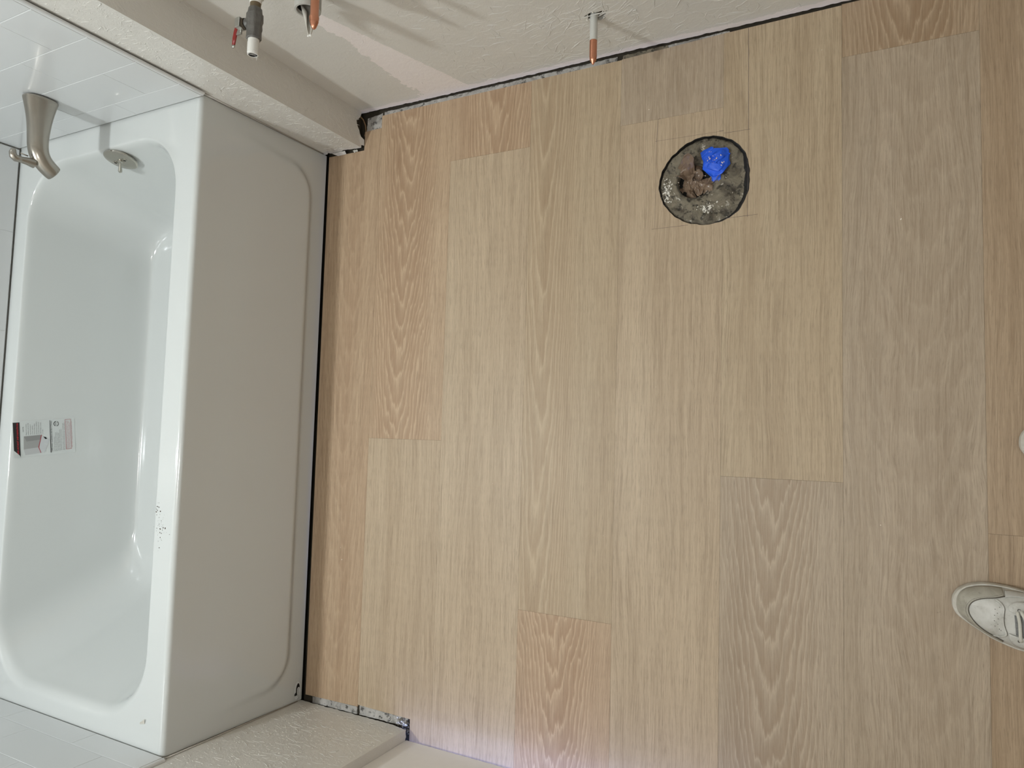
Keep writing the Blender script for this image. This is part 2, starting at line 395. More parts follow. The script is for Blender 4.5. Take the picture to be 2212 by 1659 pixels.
# black band round the cut edge, wider away from the tub
def edge_band():
    bm = bmesh.new(); NA = 220; rs = []
    for f, z in ((1.0, -0.0052), (0.995, 0.0003), (0.975, -0.0005), (0.955, -0.004), (0.925, -0.0065), (0.905, -0.0085)):
        ring = []
        for k in range(NA):
            a = 2 * PI * k / NA
            br = 0.13 + 1.35 * max(0, math.cos(a + 0.15)) ** 2 + 0.22 * math.sin(a * 9) * math.sin(a * 4.0)
            kf = 1 - (1 - f) * max(0.2, br) + 0.004 * noise.noise(Vector((math.cos(a) * 30, math.sin(a) * 30, f * 40)))
            p = hole_pt(a, min(kf, 0.999)); ring.append(bm.verts.new((p[0], p[1], z + 0.0006 * noise.noise(Vector((a * 40, f * 90, 0))))))
        rs.append(ring)
    for A, B in zip(rs, rs[1:]):
        for k in range(NA): bm.faces.new((A[k], A[(k + 1) % NA], B[(k + 1) % NA], B[k]))
    return finish('edge_ring', bm, plain('black_edge', srgb(26, 25, 24), 0.5, var=0.6, scale=120, bump=0.9, bscale=300), floor, smooth=True)
edge_band()
bm = revolve([(0, 0.0372), (0.0001, 0.0395), (0.0025, 0.0395), (0.0025, 0.0372)], (1.052, 1.302, -0.0090), (0, 0, 1), 48, (False, False))
finish('pipe_rim', bm, plain('cast_iron', srgb(52, 47, 36), 0.6, var=0.5, scale=90), floor)
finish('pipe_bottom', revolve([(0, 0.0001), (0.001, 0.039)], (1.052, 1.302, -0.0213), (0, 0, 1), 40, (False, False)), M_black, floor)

# pencil lines round the toilet outlet
M_pencil = plain('pencil', srgb(96, 84, 82), 0.6)
def pencil(a, b, w=0.0007):
    a = Vector((*a, 0)); b = Vector((*b, 0)); d = (b - a).normalized(); n = Vector((-d.y, d.x, 0)) * w / 2; vs = []; fs = []; N = 14
    for i in range(N + 1):
        p = a.lerp(b, i / N); k = 0.6 + 0.5 * abs(noise.noise(p * 60)); 
        vs += [p + n * k + Vector((0, 0, 0.00012)), p - n * k + Vector((0, 0, 0.00012))]
        if i: fs.append((2 * i - 2, 2 * i - 1, 2 * i + 1, 2 * i))
    mesh_from('pencil_line', vs, fs, M_pencil, floor)
for a, b, w in [((1.1645, 1.616), (1.1655, 1.395), 0.0013), ((1.1655, 1.395), (1.1640, 1.208), 0.0008), ((0.9710, 1.4525), (0.9680, 1.400), 0.0011),
                ((0.9680, 1.400), (0.9665, 1.206), 0.0006), ((0.965, 1.4030), (1.1135, 1.4008), 0.0007), ((1.105, 1.4020), (1.1145, 1.4018), 0.0012),
                ((1.1150, 1.3955), (1.1690, 1.3950), 0.0011), ((0.960, 1.2040), (1.04, 1.2045), 0.0009), ((1.12, 1.2100), (1.1850, 1.2110), 0.0010), ((0.971, 1.4530), (0.976, 1.4530), 0.0012)]:
    pencil(a, b, w)

# ---------------- crumpled bag and tape ----------------
def crumple(cx, cy, cz, sx, sy, seed, n=26, folds=9, amp=0.5, rot=0.0, dome=0.4):
    random.seed(seed); F = []
    for _ in range(folds):
        a = random.uniform(0, PI); F.append((math.cos(a), math.sin(a), random.uniform(-0.7, 0.7), random.uniform(0.25, 1.0) * random.choice((-1, 1))))
    bm = bmesh.new(); g = []
    for i in range(n):
        row = []
        for j in range(n):
            u = -1 + 2 * i / (n - 1); v = -1 + 2 * j / (n - 1)
            z = sum(w * abs(a * u + b * v - c) for a, b, c, w in F) * amp / folds * 2.2
            r2 = u * u + v * v; sh = 1 - 0.18 * math.sin(3 * math.atan2(v, u) + seed) * min(1, r2)
            uu = u * math.sqrt(max(0, 1 - v * v / 2)) * sh; vv = v * math.sqrt(max(0, 1 - u * u / 2)) * sh
            uu += 0.12 * noise.noise(Vector((u * 2.2, v * 2.2, seed))); vv += 0.12 * noise.noise(Vector((u * 2.2, v * 2.2, seed + 9)))
            z += dome * (1 - r2) + 0.12 * noise.noise(Vector((u * 5, v * 5, seed + 3)))
            x = uu * sx; y = vv * sy; c, s = math.cos(rot), math.sin(rot)
            row.append(bm.verts.new((cx + x * c - y * s, cy + x * s + y * c, cz + z * (sx + sy) * 0.5)))
        g.append(row)
    for i in range(n - 1):
        for j in range(n - 1): bm.faces.new((g[i][j], g[i + 1][j], g[i + 1][j + 1], g[i][j + 1]))
    return bm
M_bag = plain('brown_plastic_film', srgb(124, 104, 86), 0.32, var=0.12, scale=30)
M_tape = plain('blue_tape', srgb(28, 92, 226), 0.42, var=0.05, scale=60, bump=0.1, bscale=500)
def solid(o, th=0.0005):
    m = o.modifiers.new('s', 'SOLIDIFY'); m.thickness = th; m.offset = 0; return o
bag = empty('plastic_bag', (1.055, 1.303, -0.0135)); bag.scale = (1.14, 1.22, 1.05)
tag(bag, 'crumpled brown plastic bag stuffed into the round toilet drain hole', 'bag')
for k, (x, y, z, sx, sy, sd, rt) in enumerate([(1.036, 1.322, -0.016, 0.021, 0.017, 3, 0.4), (1.060, 1.328, -0.015, 0.019, 0.016, 5, 1.2), (1.034, 1.300, -0.017, 0.017, 0.019, 8, 2.0), (1.052, 1.308, -0.018, 0.015, 0.014, 41, 0.2),
                                   (1.074, 1.292, -0.012, 0.017, 0.017, 11, 0.9), (1.044, 1.275, -0.016, 0.011, 0.021, 14, 0.35), (1.091, 1.303, -0.014, 0.018, 0.006, 17, 0.6), (1.060, 1.290, -0.019, 0.013, 0.012, 52, 1.6)]):
    o = finish('bag_fold', crumple(x - 1.055, y - 1.302, z + 0.0135, sx, sy, sd, 24, 6, 1.7, rt, 0.15), M_bag, bag, smooth=True, auto=18); solid(o)
tape = empty('tape_wad', (1.0945, 1.3375, -0.0045)); tape.scale = (1.3, 1.28, 1.1)
tag(tape, 'wadded blue masking tape dotted with sawdust, on the brown bag', 'tape')
def wad(name, loc, r, seed, n, rz=0.0, tilt=0.0):
    """angular crumple: hull of scattered points, folded in at a few spots"""
    rd = random.Random(seed); bm = bmesh.new(); M_ = Matrix.Translation(loc) @ Matrix.Rotation(rz, 4, 'Z') @ Matrix.Rotation(tilt, 4, 'X')
    for _ in range(n):
        d = Vector((rd.gauss(0, 1), rd.gauss(0, 1), rd.gauss(0, 1))).normalized(); e = 3.0
        k = (abs(d.x) ** e + abs(d.y) ** e + abs(d.z) ** e) ** (-1 / e) * rd.uniform(0.88, 1.0)
        bm.verts.new((d.x * k * r[0], d.y * k * r[1], d.z * k * r[2]))
    bmesh.ops.convex_hull(bm, input=bm.verts)
    bmesh.ops.delete(bm, geom=[v for v in bm.verts if not v.link_faces], context='VERTS')
    bmesh.ops.subdivide_edges(bm, edges=list(bm.edges), cuts=1, use_grid_fill=True); bmesh.ops.triangulate(bm, faces=bm.faces)
    for v in bm.verts: v.co += Vector((rd.gauss(0, 1), rd.gauss(0, 1), rd.gauss(0, 1))) * 0.0007
    bmesh.ops.bevel(bm, geom=list(bm.edges), offset=0.00022, segments=1, affect='EDGES')
    for v in bm.verts: v.co = M_ @ v.co
    return finish(name, bm, M_tape, tape, smooth=True, auto=35)
wad('tape_fold', (0.004, -0.002, 0.003), (0.024, 0.025, 0.010), 21, 34, 0.1)
wad('tape_fold', (0.011, 0.008, 0.007), (0.012, 0.015, 0.009), 25, 16, 0.8, 0.5)
wad('tape_fold', (0.003, -0.010, 0.009), (0.016, 0.009, 0.008), 29, 15, -0.4, 0.5)
wad('tape_fold', (0.008, 0.000, 0.010), (0.012, 0.006, 0.008), 30, 14, 0.9, -0.5)
wad('tape_fold', (-0.006, -0.002, 0.009), (0.011, 0.005, 0.006), 38, 14, 1.9, 0.6)
wad('tape_fold', (-0.013, 0.016, 0.004), (0.016, 0.010, 0.005), 31, 12, 0.12, 0.25)
wad('tape_fold', (0.004, -0.027, 0.001), (0.009, 0.007, 0.004), 35, 11, 0.9)
def specks(name, parent, pts, mat, s=0.0008, n_each=1):
    bm = bmesh.new()
    for p in pts:
        r = bmesh.ops.create_icosphere(bm, subdivisions=1, radius=s * (0.35 + 1.6 * random.random() ** 2.5))
        q = Matrix.Rotation(random.uniform(0, 3), 4, 'Z') @ Matrix.Diagonal((random.uniform(0.7, 2.2), 1, 0.6, 1))
        for v in r['verts']: v.co = (q @ v.co.to_4d()).to_3d() + Vector(p)
    o = finish(name, bm, mat, parent); o['kind'] = 'stuff'; return o
random.seed(4)
M_dust = plain('sawdust', srgb(225, 205, 190), 0.8)
specks('sawdust', tape, [(random.gauss(0, 0.010), random.gauss(0, 0.010), 0.0178) for _ in range(34)], M_dust, 0.0006)
specks('mortar_crumbs', floor, [(HC[0] + random.gauss(0.0, 0.045), HC[1] - 0.03 + random.gauss(0, 0.035), -0.0052) for _ in range(150)], plain('mortar_crumb', srgb(180, 172, 156), 0.7), 0.0006)
specks('white_mortar', floor, [(0.993 + random.gauss(0, 0.006), 1.285 + random.gauss(0, 0.014), -0.0052) for _ in range(110)] + [(1.083 + random.gauss(0, 0.009), 1.238 + random.gauss(0, 0.005), -0.005) for _ in range(90)], plain('white_mortar', srgb(226, 222, 212), 0.7), 0.0011)

# ---------------- walls ----------------
def ragged(x0, x1, base, amp, seed, step=0.004, fn=None):
    random.seed(seed); out = []; n = int((x1 - x0) / step)
    for i in range(n + 1):
        x = lerp(x0, x1, i / n); z = base + amp * noise.fractal(Vector((x * 60, seed, 0)), 1.0, 2.0, 4)
        if fn: z += fn(x)
        out.append((x, z))
    return out
ZT = 2.44
stub_hole = [(0.885 + 0.0235 * math.cos(a) * (1 + 0.18 * math.sin(5 * a + 1) + 0.08 * math.sin(11 * a)), 0.1685 + 0.016 * math.sin(a) * (1 + 0.15 * math.sin(4 * a)) + 0.003 * math.cos(2 * a)) for a in [2 * PI * i / 40 for i in range(40)]]
outer = ragged(0.10, 2.5, 0.0040, 0.0026, 11, fn=lambda x: 0.003 * max(0, math.sin(x * 9))) + [(2.5, ZT), (0.10, ZT)]
wr = finish('wall_right', prism(outer, [stub_hole], 0.0, 0.0127, lambda c: Vector((c.x, YW + c.z, c.y))), M_plasterR); tag(wr, kind='structure')
bm = bmesh.new(); box(bm, 0.0, 2.5, YW + 0.0135, YW + 0.06, -0.02, ZT); finish('stud_framing', bm, M_void, wr)
# alcove wall with its end chase
fA = ragged(-0.785, 0.1305, 0.010, 0.004, 21, fn=lambda x: 0.007 * (1 if 0.012 < x < 0.022 else 0) + 0.005 * max(0, math.sin((x - 0.05) * 55)) * (x > 0.05)) + [(0.1305, ZT), (-0.785, ZT)]
b1 = prism(fA, z0=0.0, z1=0.012, frame=lambda c: Vector((c.x, L + c.z, c.y)))
fB = ragged(L + 0.0121, YW + 0.002, 0.012, 0.005, 33, step=0.003, fn=lambda y: 0.020 * math.exp(-((y - 1.588) / 0.022) ** 2)) + [(YW + 0.002, ZT), (L + 0.0121, ZT)]
b2 = prism(fB, z0=0.0, z1=0.012, frame=lambda c: Vector((0.1305 - c.z, c.x, c.y)))
wa = finish('wall_alcove_right', join(b1, b2), M_plaster); tag(wa, kind='structure')
bm = bmesh.new(); box(bm, -0.77, 0.112, L + 0.03, YW + 0.06, -0.02, ZT - 0.01); finish('stud_framing', bm, M_void, wa)
# torn drywall paper at the chase foot
def flap(pts, th, mat, parent, name):
    bm = bmesh.new(); vs = [bm.verts.new(p) for p in pts]; bm.faces.new(vs)
    o = finish(name, bm, mat, parent); solid(o, th); return o
M_paper = plain('torn_drywall_paper', srgb(214, 210, 200), 0.8, var=0.1)
flap([(0.126, 1.530, 0.030), (0.1335, 1.532, 0.0015), (0.134, 1.548, 0.003), (0.131, 1.556, 0.020), (0.128, 1.550, 0.030)], 0.0008, M_paper, wa, 'torn_paper')
flap([(0.028, 1.5225, 0.012), (0.075, 1.5225, 0.013), (0.070, 1.5185, 0.001), (0.040, 1.5180, 0.001)], 0.0008, M_paper, wa, 'torn_paper')
wire = finish('wire', tube([(0.118, 1.62, 0.02), (0.131, 1.605, 0.006), (0.1345, 1.59, 0.0), (0.1345, 1.575, -0.003), (0.133, 1.56, 0.0)], 0.0018, 8), plain('tan_wire', srgb(132, 104, 72), 0.6), smooth=True)
tag(wire, 'thin tan wire in the dark gap at the foot of the boxed corner', 'wire')
# alcove back wall and left wing
bm = bmesh.new(); box(bm, -0.80, -0.772, -0.05, YW + 0.06, -0.02, ZT); tag(finish('wall_back', bm, M_plaster), kind='structure')
fW = ragged(-0.785, 0.357, 0.006, 0.003, 41, fn=lambda x: 0.010 * max(0, (x - 0.31) / 0.047)) + [(0.357, ZT), (-0.785, ZT)]
b1 = prism(fW, z0=0.0, z1=0.0127, frame=lambda c: Vector((c.x, 0.004 - c.z, c.y)))
fE = ragged(-0.15, 0.0038, 0.014, 0.004, 47, step=0.003) + [(0.0038, ZT), (-0.15, ZT)]
b2 = prism(fE, z0=0.0, z1=0.012, frame=lambda c: Vector((0.3572 - c.z, c.x, c.y)))
wl = finish('wall_alcove_left', join(b1, b2), M_plaster); tag(wl, kind='structure')
bm = bmesh.new(); box(bm, -0.77, 0.335, -0.15, -0.012, -0.02, ZT); finish('stud_framing', bm, M_void, wl)
# crumbling foot of the wing corner
def rubble(name, parent, pts, mat, seed):
    random.seed(seed); bm = bmesh.new()
    for (x, y, z, s) in pts:
        r = bmesh.ops.create_icosphere(bm, subdivisions=2, radius=s)
        for v in r['verts']:
            k = 1 + 0.45 * noise.noise(v.co * (1.2 / s) + Vector((x * 99, y * 99, 0))); v.co = Vector((v.co.x * k * 1.3, v.co.y * k, v.co.z * k * 0.6)) + Vector((x, y, z))
    o = finish(name, bm, mat, parent); o['kind'] = 'stuff'; return o
random.seed(9)
rubble('plaster_crumbs', floor, [(random.uniform(0.285, 0.352), random.uniform(0.008, 0.022), -0.001, random.uniform(0.0007, 0.002)) for _ in range(22)], M_paper, 2)
rubble('dark_crumbs', floor, [(random.uniform(0.32, 0.356), random.uniform(-0.012, 0.022), -0.002, random.uniform(0.0008, 0.0024)) for _ in range(60)], M_slab, 3)
rubble('plaster_crumbs', floor, [(random.uniform(0.095, 0.112), 1.521 + random.uniform(-0.002, 0.004), 0.001, random.uniform(0.0008, 0.002)) for _ in range(16)], M_paper, 5)
# door
dr = empty('door_1', (0.36, -0.022, 0.0)); tag(dr, kind='structure')
fD = ragged(-0.0022, 0.80, 0.0115, 0.0012, 51) + [(0.80, 2.03), (-0.0022, 2.03)]
finish('door_slab', prism(fD, z0=0.0, z1=0.035, frame=lambda c: Vector((c.x, -c.z, c.y))), M_white_paint, dr)
bm = bmesh.new()
for x0, x1, z0, z1 in ((1.165, 2.5, 0.0, ZT), (0.355, 1.165, 2.035, ZT)): box(bm, x0, x1, -0.055, -0.010, z0, z1)
tag(finish('wall_left', bm, M_plaster), kind='structure')
bm = bmesh.new(); box(bm, 2.5, 2.53, -0.055, YW + 0.06, -0.02, ZT); tag(finish('wall_front', bm, M_plaster), kind='structure')
bm = bmesh.new(); box(bm, -0.80, 2.53, -0.15, YW + 0.06, ZT, ZT + 0.03); tag(finish('ceiling', bm, M_ceiling), kind='structure')

# trowel ridges in the wall texture: real raised squiggles, one stuff mesh per wall
def ridges(name, parent, frame, clusters, seed, mat):
    rnd = random.Random(seed); V = []; F = []
    for (u0, u1, v0, v1, n, ang, spread, lmin, lmax, w) in clusters:
        for _ in range(n):
            u = rnd.uniform(u0, u1); v = rnd.uniform(v0, v1); a = math.radians(ang + rnd.gauss(0, spread)); ln = rnd.uniform(lmin, lmax)
            m = max(4, int(ln / 0.0035)); st = ln / m; wd = w * rnd.uniform(0.6, 1.5); ht = wd * rnd.uniform(0.5, 1.0); curl = rnd.gauss(0, 2.2 if spread > 40 else 0.7)
            b0 = len(V)
            for k in range(m + 1):
                t = k / m; f = math.sin(PI * min(1, max(0.02, t))) ** 0.6 * rnd.uniform(0.7, 1.25)
                nx, nz = -math.sin(a), math.cos(a)
                off = wd * f
                V.append(frame(u - nx * off, v - nz * off, -0.0002)); V.append(frame(u + nx * off * 0.15, v + nz * off * 0.15, ht * f)); V.append(frame(u + nx * off, v + nz * off, -0.0002))
                if k:
                    q = b0 + 3 * (k - 1); F.append((q, q + 1, q + 4, q + 3)); F.append((q + 1, q + 2, q + 5, q + 4))
                u += math.cos(a) * st; v += math.sin(a) * st; a += curl * st * 22 + rnd.gauss(0, 0.13)
                if not (u0 - 0.001 < u < u1 - 0.001 and v0 - 0.002 < v < v1 + 0.02): break
    o = mesh_from(name, V, F, mat, parent, smooth=True); o['kind'] = 'stuff'
fr = lambda u, v, w: Vector((u, YW - w, v))
ridges('trowel_ridges', wr, fr, [
    (0.50, 1.55, 0.015, 0.42, 420, 10, 70, 0.008, 0.035, 0.0011),
    (0.70, 0.97, 0.03, 0.22, 150, 28, 10, 0.02, 0.075, 0.0013),
    (0.86, 1.30, 0.03, 0.22, 90, 15, 12, 0.02, 0.07, 0.0012),
    (0.50, 0.85, 0.05, 0.40, 90, -12, 12, 0.02, 0.06, 0.0009),
    (0.50, 0.78, 0.012, 0.08, 26, 6, 3, 0.04, 0.10, 0.0007),
    (1.0, 1.6, 0.012, 0.30, 130, 20, 50, 0.01, 0.05, 0.0011),
    (0.14, 0.50, 0.05, 0.60, 22, 40, 70, 0.006, 0.02, 0.0008),
    (0.35, 0.75, 0.22, 0.60, 70, 0, 60, 0.008, 0.03, 0.0008)], 5, M_plasterR)
ridges('trowel_ridges', wa, lambda u, v, w: Vector((u, L - w, v)), [
    (0.010, 0.129, 0.02, 0.95, 420, 5, 22, 0.005, 0.028, 0.0011), (0.015, 0.129, 0.02, 0.9, 260, 60, 60, 0.002, 0.007, 0.0012)], 6, M_plaster)
ridges('trowel_ridges', wa, lambda u, v, w: Vector((0.1305 + w, u, v)), [
    (1.528, 1.62, 0.02, 0.9, 150, 70, 30, 0.006, 0.035, 0.0010), (1.590, 1.62, 0.02, 0.9, 200, 80, 40, 0.004, 0.014, 0.0013), (1.528, 1.61, 0.02, 0.25, 60, 80, 50, 0.006, 0.03, 0.0012)], 7, M_plaster)
ridges('trowel_ridges', wl, lambda u, v, w: Vector((u, 0.004 + w, v)), [
    (0.012, 0.35, 0.02, 0.45, 380, 5, 12, 0.006, 0.034, 0.0009), (0.012, 0.35, 0.02, 0.45, 420, 10, 60, 0.002, 0.009, 0.0011)], 8, M_plaster)
# caulk joint between tub apron and walls
finish('caulk_bead', tube([(0.0015, L - 0.001, 0.02), (0.002, L - 0.0015, 0.2), (0.0015, L - 0.001, 0.42)], 0.0016, 6), plain('grey_caulk', srgb(170, 165, 155), 0.6, var=0.2), wa, smooth=True)
finish('caulk_bead', tube([(0.0015, 0.0055, 0.02), (0.002, 0.0058, 0.2), (0.0015, 0.0055, 0.42)], 0.0016, 6), plain('grey_caulk_left', srgb(176, 170, 160), 0.6, var=0.2), wl, smooth=True)

# ---------------- bathtub ----------------
def rrect(x0, x1, y0, y1, r00, r10, r11, r01, nc=12, ns=10, nl=18):
    """contour, counter-clockwise from (x1 side) ; radii for corners (x0y0),(x1y0),(x1y1),(x0y1)"""
    P = []
    def seg(a, b, n): 
        for i in range(n): P.append((lerp(a[0], b[0], i / n), lerp(a[1], b[1], i / n)))
    def arcp(cx, cy, r, a0, n):
        for i in range(n): a = a0 + PI / 2 * i / n; P.append((cx + r * math.cos(a), cy + r * math.sin(a)))
    seg((x1, y0 + r10), (x1, y1 - r11), nl); arcp(x1 - r11, y1 - r11, r11, 0, nc)
    seg((x1 - r11, y1), (x0 + r01, y1), ns); arcp(x0 + r01, y1 - r01, r01, PI / 2, nc)
    seg((x0, y1 - r01), (x0, y0 + r00), nl); arcp(x0 + r00, y0 + r00, r00, PI, nc)
    seg((x0 + r00, y0), (x1 - r10, y0), ns); arcp(x1 - r10, y0 + r10, r10, 1.5 * PI, nc)
    return P
OPEN = rrect(-0.705, -0.078, 0.046, 1.452, 0.15, 0.17, 0.145, 0.15)
FLOORC = rrect(-0.642, -0.165, 0.30, 1.345, 0.13, 0.13, 0.12, 0.12)
PROF = [(0.0, H), (0.020, H - 0.0006), (0.045, H - 0.003), (0.075, H - 0.009), (0.10, H - 0.018), (0.125, H - 0.035), (0.20, H - 0.075), (0.35, H - 0.15), (0.52, H - 0.225), (0.68, 0.135), (0.79, 0.102), (0.90, 0.084), (1.0, 0.077), (1.12, 0.0745), (1.3, 0.073)]
PA = [p[0] for p in PROF]; PZ = [p[1] for p in PROF]
def back_x(z): return lerp(-0.705, -0.642, interp(PZ[::-1], PA[::-1], z))
def tub_basin():
    bm = bmesh.new(); RO = rrect(-0.762, -0.0195, 0.006, 1.5225, 0.004, 0.004, 0.004, 0.004); rings = []
    cx = sum(p[0] for p in FLOORC) / len(FLOORC); cy = sum(p[1] for p in FLOORC) / len(FLOORC)
    rings.append([bm.verts.new((x, y, H - 0.012)) for x, y in rrect(-0.762, -0.0195, 0.0055, 1.523, 0.004, 0.004, 0.004, 0.004)])
    rings.append([bm.verts.new((x, y, H - 0.0005)) for x, y in RO])
    for k in (0.01, 0.06, 0.5, 0.85): rings.append([bm.verts.new((lerp(a[0], b[0], k), lerp(a[1], b[1], k), H)) for a, b in zip(RO, OPEN)])
    for a, z in PROF:
        rings.append([bm.verts.new((lerp(p[0], q[0], a), lerp(p[1], q[1], a), z)) for p, q in zip(OPEN, FLOORC)])
    last = [v.co.copy() for v in rings[-1]]
    for k in (0.3, 0.6, 0.85):
        rings.append([bm.verts.new((lerp(v.x, lerp(cx, v.x, 0.0), k), lerp(v.y, cy, k), 0.073 - 0.004 * k)) for v in last])
    for A, B in zip(rings, rings[1:]):
        n = len(A)
        for i in range(n): bm.faces.new((A[i], A[(i + 1) % n], B[(i + 1) % n], B[i]))
    bm.faces.new(rings[-1])
    return bm
tub = empty('bathtub', (-0.38, 0.762, 0.0)); tag(tub, 'white enamelled steel alcove bathtub with smooth embossed apron, along the panelled wall', 'bathtub')
TL = Vector((-0.38, 0.762, 0.0))
def tfin(name, bm, mat, parent=tub, **k):
    for v in bm.verts: v.co -= TL
    return finish(name, bm, mat, parent, **k)
basin = tfin('basin', tub_basin(), M_enamel, smooth=True, auto=60)
m = basin.modifiers.new('sub', 'SUBSURF'); m.levels = 1; m.render_levels = 2
def apron():
    bm = bmesh.new(); NY, NZ = 180, 90; g = []
    prof = []
    R_ = 0.012
    for i in range(NZ + 1): prof.append((0.0, lerp(0.004, H - R_, i / NZ)))
    for i in range(1, 9): a = PI / 2 * i / 8; prof.append((-R_ * (1 - math.cos(a)), H - R_ + R_ * math.sin(a)))
    def emb(y, z):
        # embossed field: flush at the top, proud near the bottom, rounded lower corners
        d = min(y, L - y)
        yl = 0.058 + 0.055 * max(0, (0.16 - z) / 0.10) ** 2 if z < 0.16 else 0.058 - 0.11 * (z - 0.16)
        cz = 0.052
        cr = 0.095
        # signed distance of rounded rectangle (2 lower corners)
        ex = (0.052 - 0.12 * max(0, z - 0.16) + cr) - d; ez = (cz + cr) - z
        sd = (math.hypot(max(ex, 0), max(ez, 0)) - cr) if (ex > 0 and ez > 0) else max(ex, ez) - cr
        s = min(1, max(0, -sd / 0.024)); s = s * s * (3 - 2 * s)
        fade = max(0.0, min(1.0, 1 - (z - 0.08) / 0.25))
        return 0.0105 * s * fade
    for j in range(NY + 1):
        t = j / NY; y = 0.005 + (L - 0.0055 - 0.0) * t - 0.0; y = lerp(0.0055, L - 0.0015, t); col = []
        for x, z in prof:
            px = x - 0.008 * z / H + emb(y, z)
            col.append(bm.verts.new((px, y, z)))
        g.append(col)
    for A, B in zip(g, g[1:]):
        for i in range(len(A) - 1): bm.faces.new((A[i], A[i + 1], B[i + 1], B[i]))
    return bm
tfin('apron', apron(), M_enamel, smooth=True)
# back and end shells so the tub is a closed body
bm = bmesh.new(); box(bm, -0.760, -0.754, 0.008, 1.520, 0.0, H - 0.006); box(bm, -0.76, -0.02, 0.008, 0.012, 0.0, H - 0.012); box(bm, -0.76, -0.02, 1.517, 1.521, 0.0, H - 0.012)
tfin('shell', bm, M_enamel)
# drain in the tub floor (foot well end)
finish('drain', revolve([(0, 0.0001), (0.001, 0.018), (0.003, 0.031), (0.0045, 0.030), (0.0035, 0.02), (0.006, 0.0001)], Vector((-0.38, 1.25, 0.071)) - TL, (0, 0, 1), 40, (False, False)), M_chrome, tub, smooth=True, auto=40)

# overflow plate with trip lever
def wall_at_end(x, z): # y of the head-end basin wall
    a = interp(PZ[::-1], PA[::-1], z); return lerp(1.452, 1.345, a)
# ---------------- overflow plate ----------------
ovc = Vector((-0.352, 1.4345, 0.3865)); nrm = Vector((0.0, -1.0, 0.24)).normalized()
ov = empty('overflow_plate', ovc); tag(ov, 'round satin nickel overflow plate with trip lever inside the tub under the spout', 'overflow plate')
finish('plate', revolve([(-0.004, 0.034), (0.004, 0.0415), (0.0065, 0.041), (0.0085, 0.037), (0.0092, 0.02), (0.0094, 0.0002)], (0, 0, 0), nrm, 56, (True, False)), M_chrome, ov, smooth=True, auto=45)
e1 = Vector((1, 0, 0)); e2 = nrm.cross(e1).normalized()
for sx in (-0.019, 0.019):
    c = e1 * sx + nrm * 0.0088
    s_ = finish('screw', revolve([(0, 0.0055), (0.0014, 0.0052), (0.0020, 0.0035), (0.0021, 0.0003)], c, nrm, 20, (False, False)), M_chrome, ov, smooth=True, auto=40)
    bm = bmesh.new(); box(bm, -0.0035, 0.0035, -0.0006, 0.0006, -0.0004, 0.0006); box(bm, -0.0006, 0.0006, -0.0035, 0.0035, -0.0004, 0.0006)
    M_ = Matrix((e1, e2, nrm)).transposed().to_4x4()
    for v in bm.verts: v.co = M_ @ v.co + c + nrm * 0.0021
    finish('cross_slot', bm, M_black, s_)
finish('lever_collar', revolve([(0, 0.007), (0.003, 0.0065), (0.005, 0.004)], nrm * 0.0085, nrm, 24), M_chrome, ov, smooth=True, auto=40)
ld = (nrm * 0.75 + Vector((-0.55, 0, -0.60))).normalized()
finish('trip_lever', revolve([(0, 0.0022), (0.006, 0.0024), (0.016, 0.0040), (0.025, 0.0052), (0.028, 0.0048), (0.030, 0.0025)], nrm * 0.011, ld, 20), M_chrome, ov, smooth=True, auto=50)

# ---------------- tub spout ----------------
sp0 = Vector((-0.370, 1.512, 0.584)); spout = empty('tub_spout', sp0)
tag(spout, 'brushed nickel tub spout with pull-up diverter on the white panelled wall', 'spout')
def spout_body():
    st = [(0.000, 0.000, 0.0285, 0.0385, 0), (-0.006, 0, 0.0280, 0.0370, 0), (-0.020, 0, 0.0258, 0.0335, 0), (-0.040, -0.0005, 0.0236, 0.0290, 0), (-0.062, -0.001, 0.0220, 0.0255, 0), (-0.085, -0.001, 0.0212, 0.0235, 2),
          (-0.105, -0.0015, 0.0210, 0.0228, 6), (-0.122, -0.003, 0.0210, 0.0226, 14), (-0.136, -0.007, 0.0208, 0.0222, 28), (-0.147, -0.014, 0.0204, 0.0214, 43), (-0.156, -0.023, 0.0200, 0.0206, 54), (-0.164, -0.034, 0.0196, 0.0200, 58), (-0.170, -0.044, 0.0193, 0.0196, 60)]
    bm = bmesh.new(); n = 40; rings = []
    for (y, z, hx, hz, tilt) in st:
        a = math.radians(tilt); ring = []
        fac = max(0, 1 - abs(y) / 0.10)
        for k in range(n):
            t = 2 * PI * k / n; c, s = math.cos(t), math.sin(t); e = 2 / (2.0 + 0.9 * fac)
            X = hx * math.copysign(abs(c) ** e, c); Z = hz * math.copysign(abs(s) ** e, s)
            if s > 0: X *= 1 - 0.22 * s * fac          # narrower crown
            ring.append(bm.verts.new((X, y + Z * math.sin(a) * -1.0 * -1, z + Z * math.cos(a)) if tilt == 0 else (X, y - Z * math.sin(a), z + Z * math.cos(a))))
        rings.append(ring)
    for A, B in zip(rings, rings[1:]):
        for k in range(n): bm.faces.new((A[k], A[(k + 1) % n], B[(k + 1) % n], B[k]))
    bm.faces.new(rings[0])
    # lip and hollow outlet
    a = math.radians(60); d = Vector((0, -math.cos(a), -math.sin(a))); last = rings[-1]; c0 = sum((v.co for v in last), Vector()) / n
    inner = [bm.verts.new(c0 + (v.co - c0) * 0.86) for v in last]; deep = [bm.verts.new(c0 + (v.co - c0) * 0.82 - d * 0.015) for v in last]
    for A, B in ((last, inner), (inner, deep)):
        for k in range(n): bm.faces.new((A[k], A[(k + 1) % n], B[(k + 1) % n], B[k]))
    bm.faces.new(deep[::-1])
    return bm
b = finish('body', spout_body(), M_nickel, spout, smooth=True, auto=50)
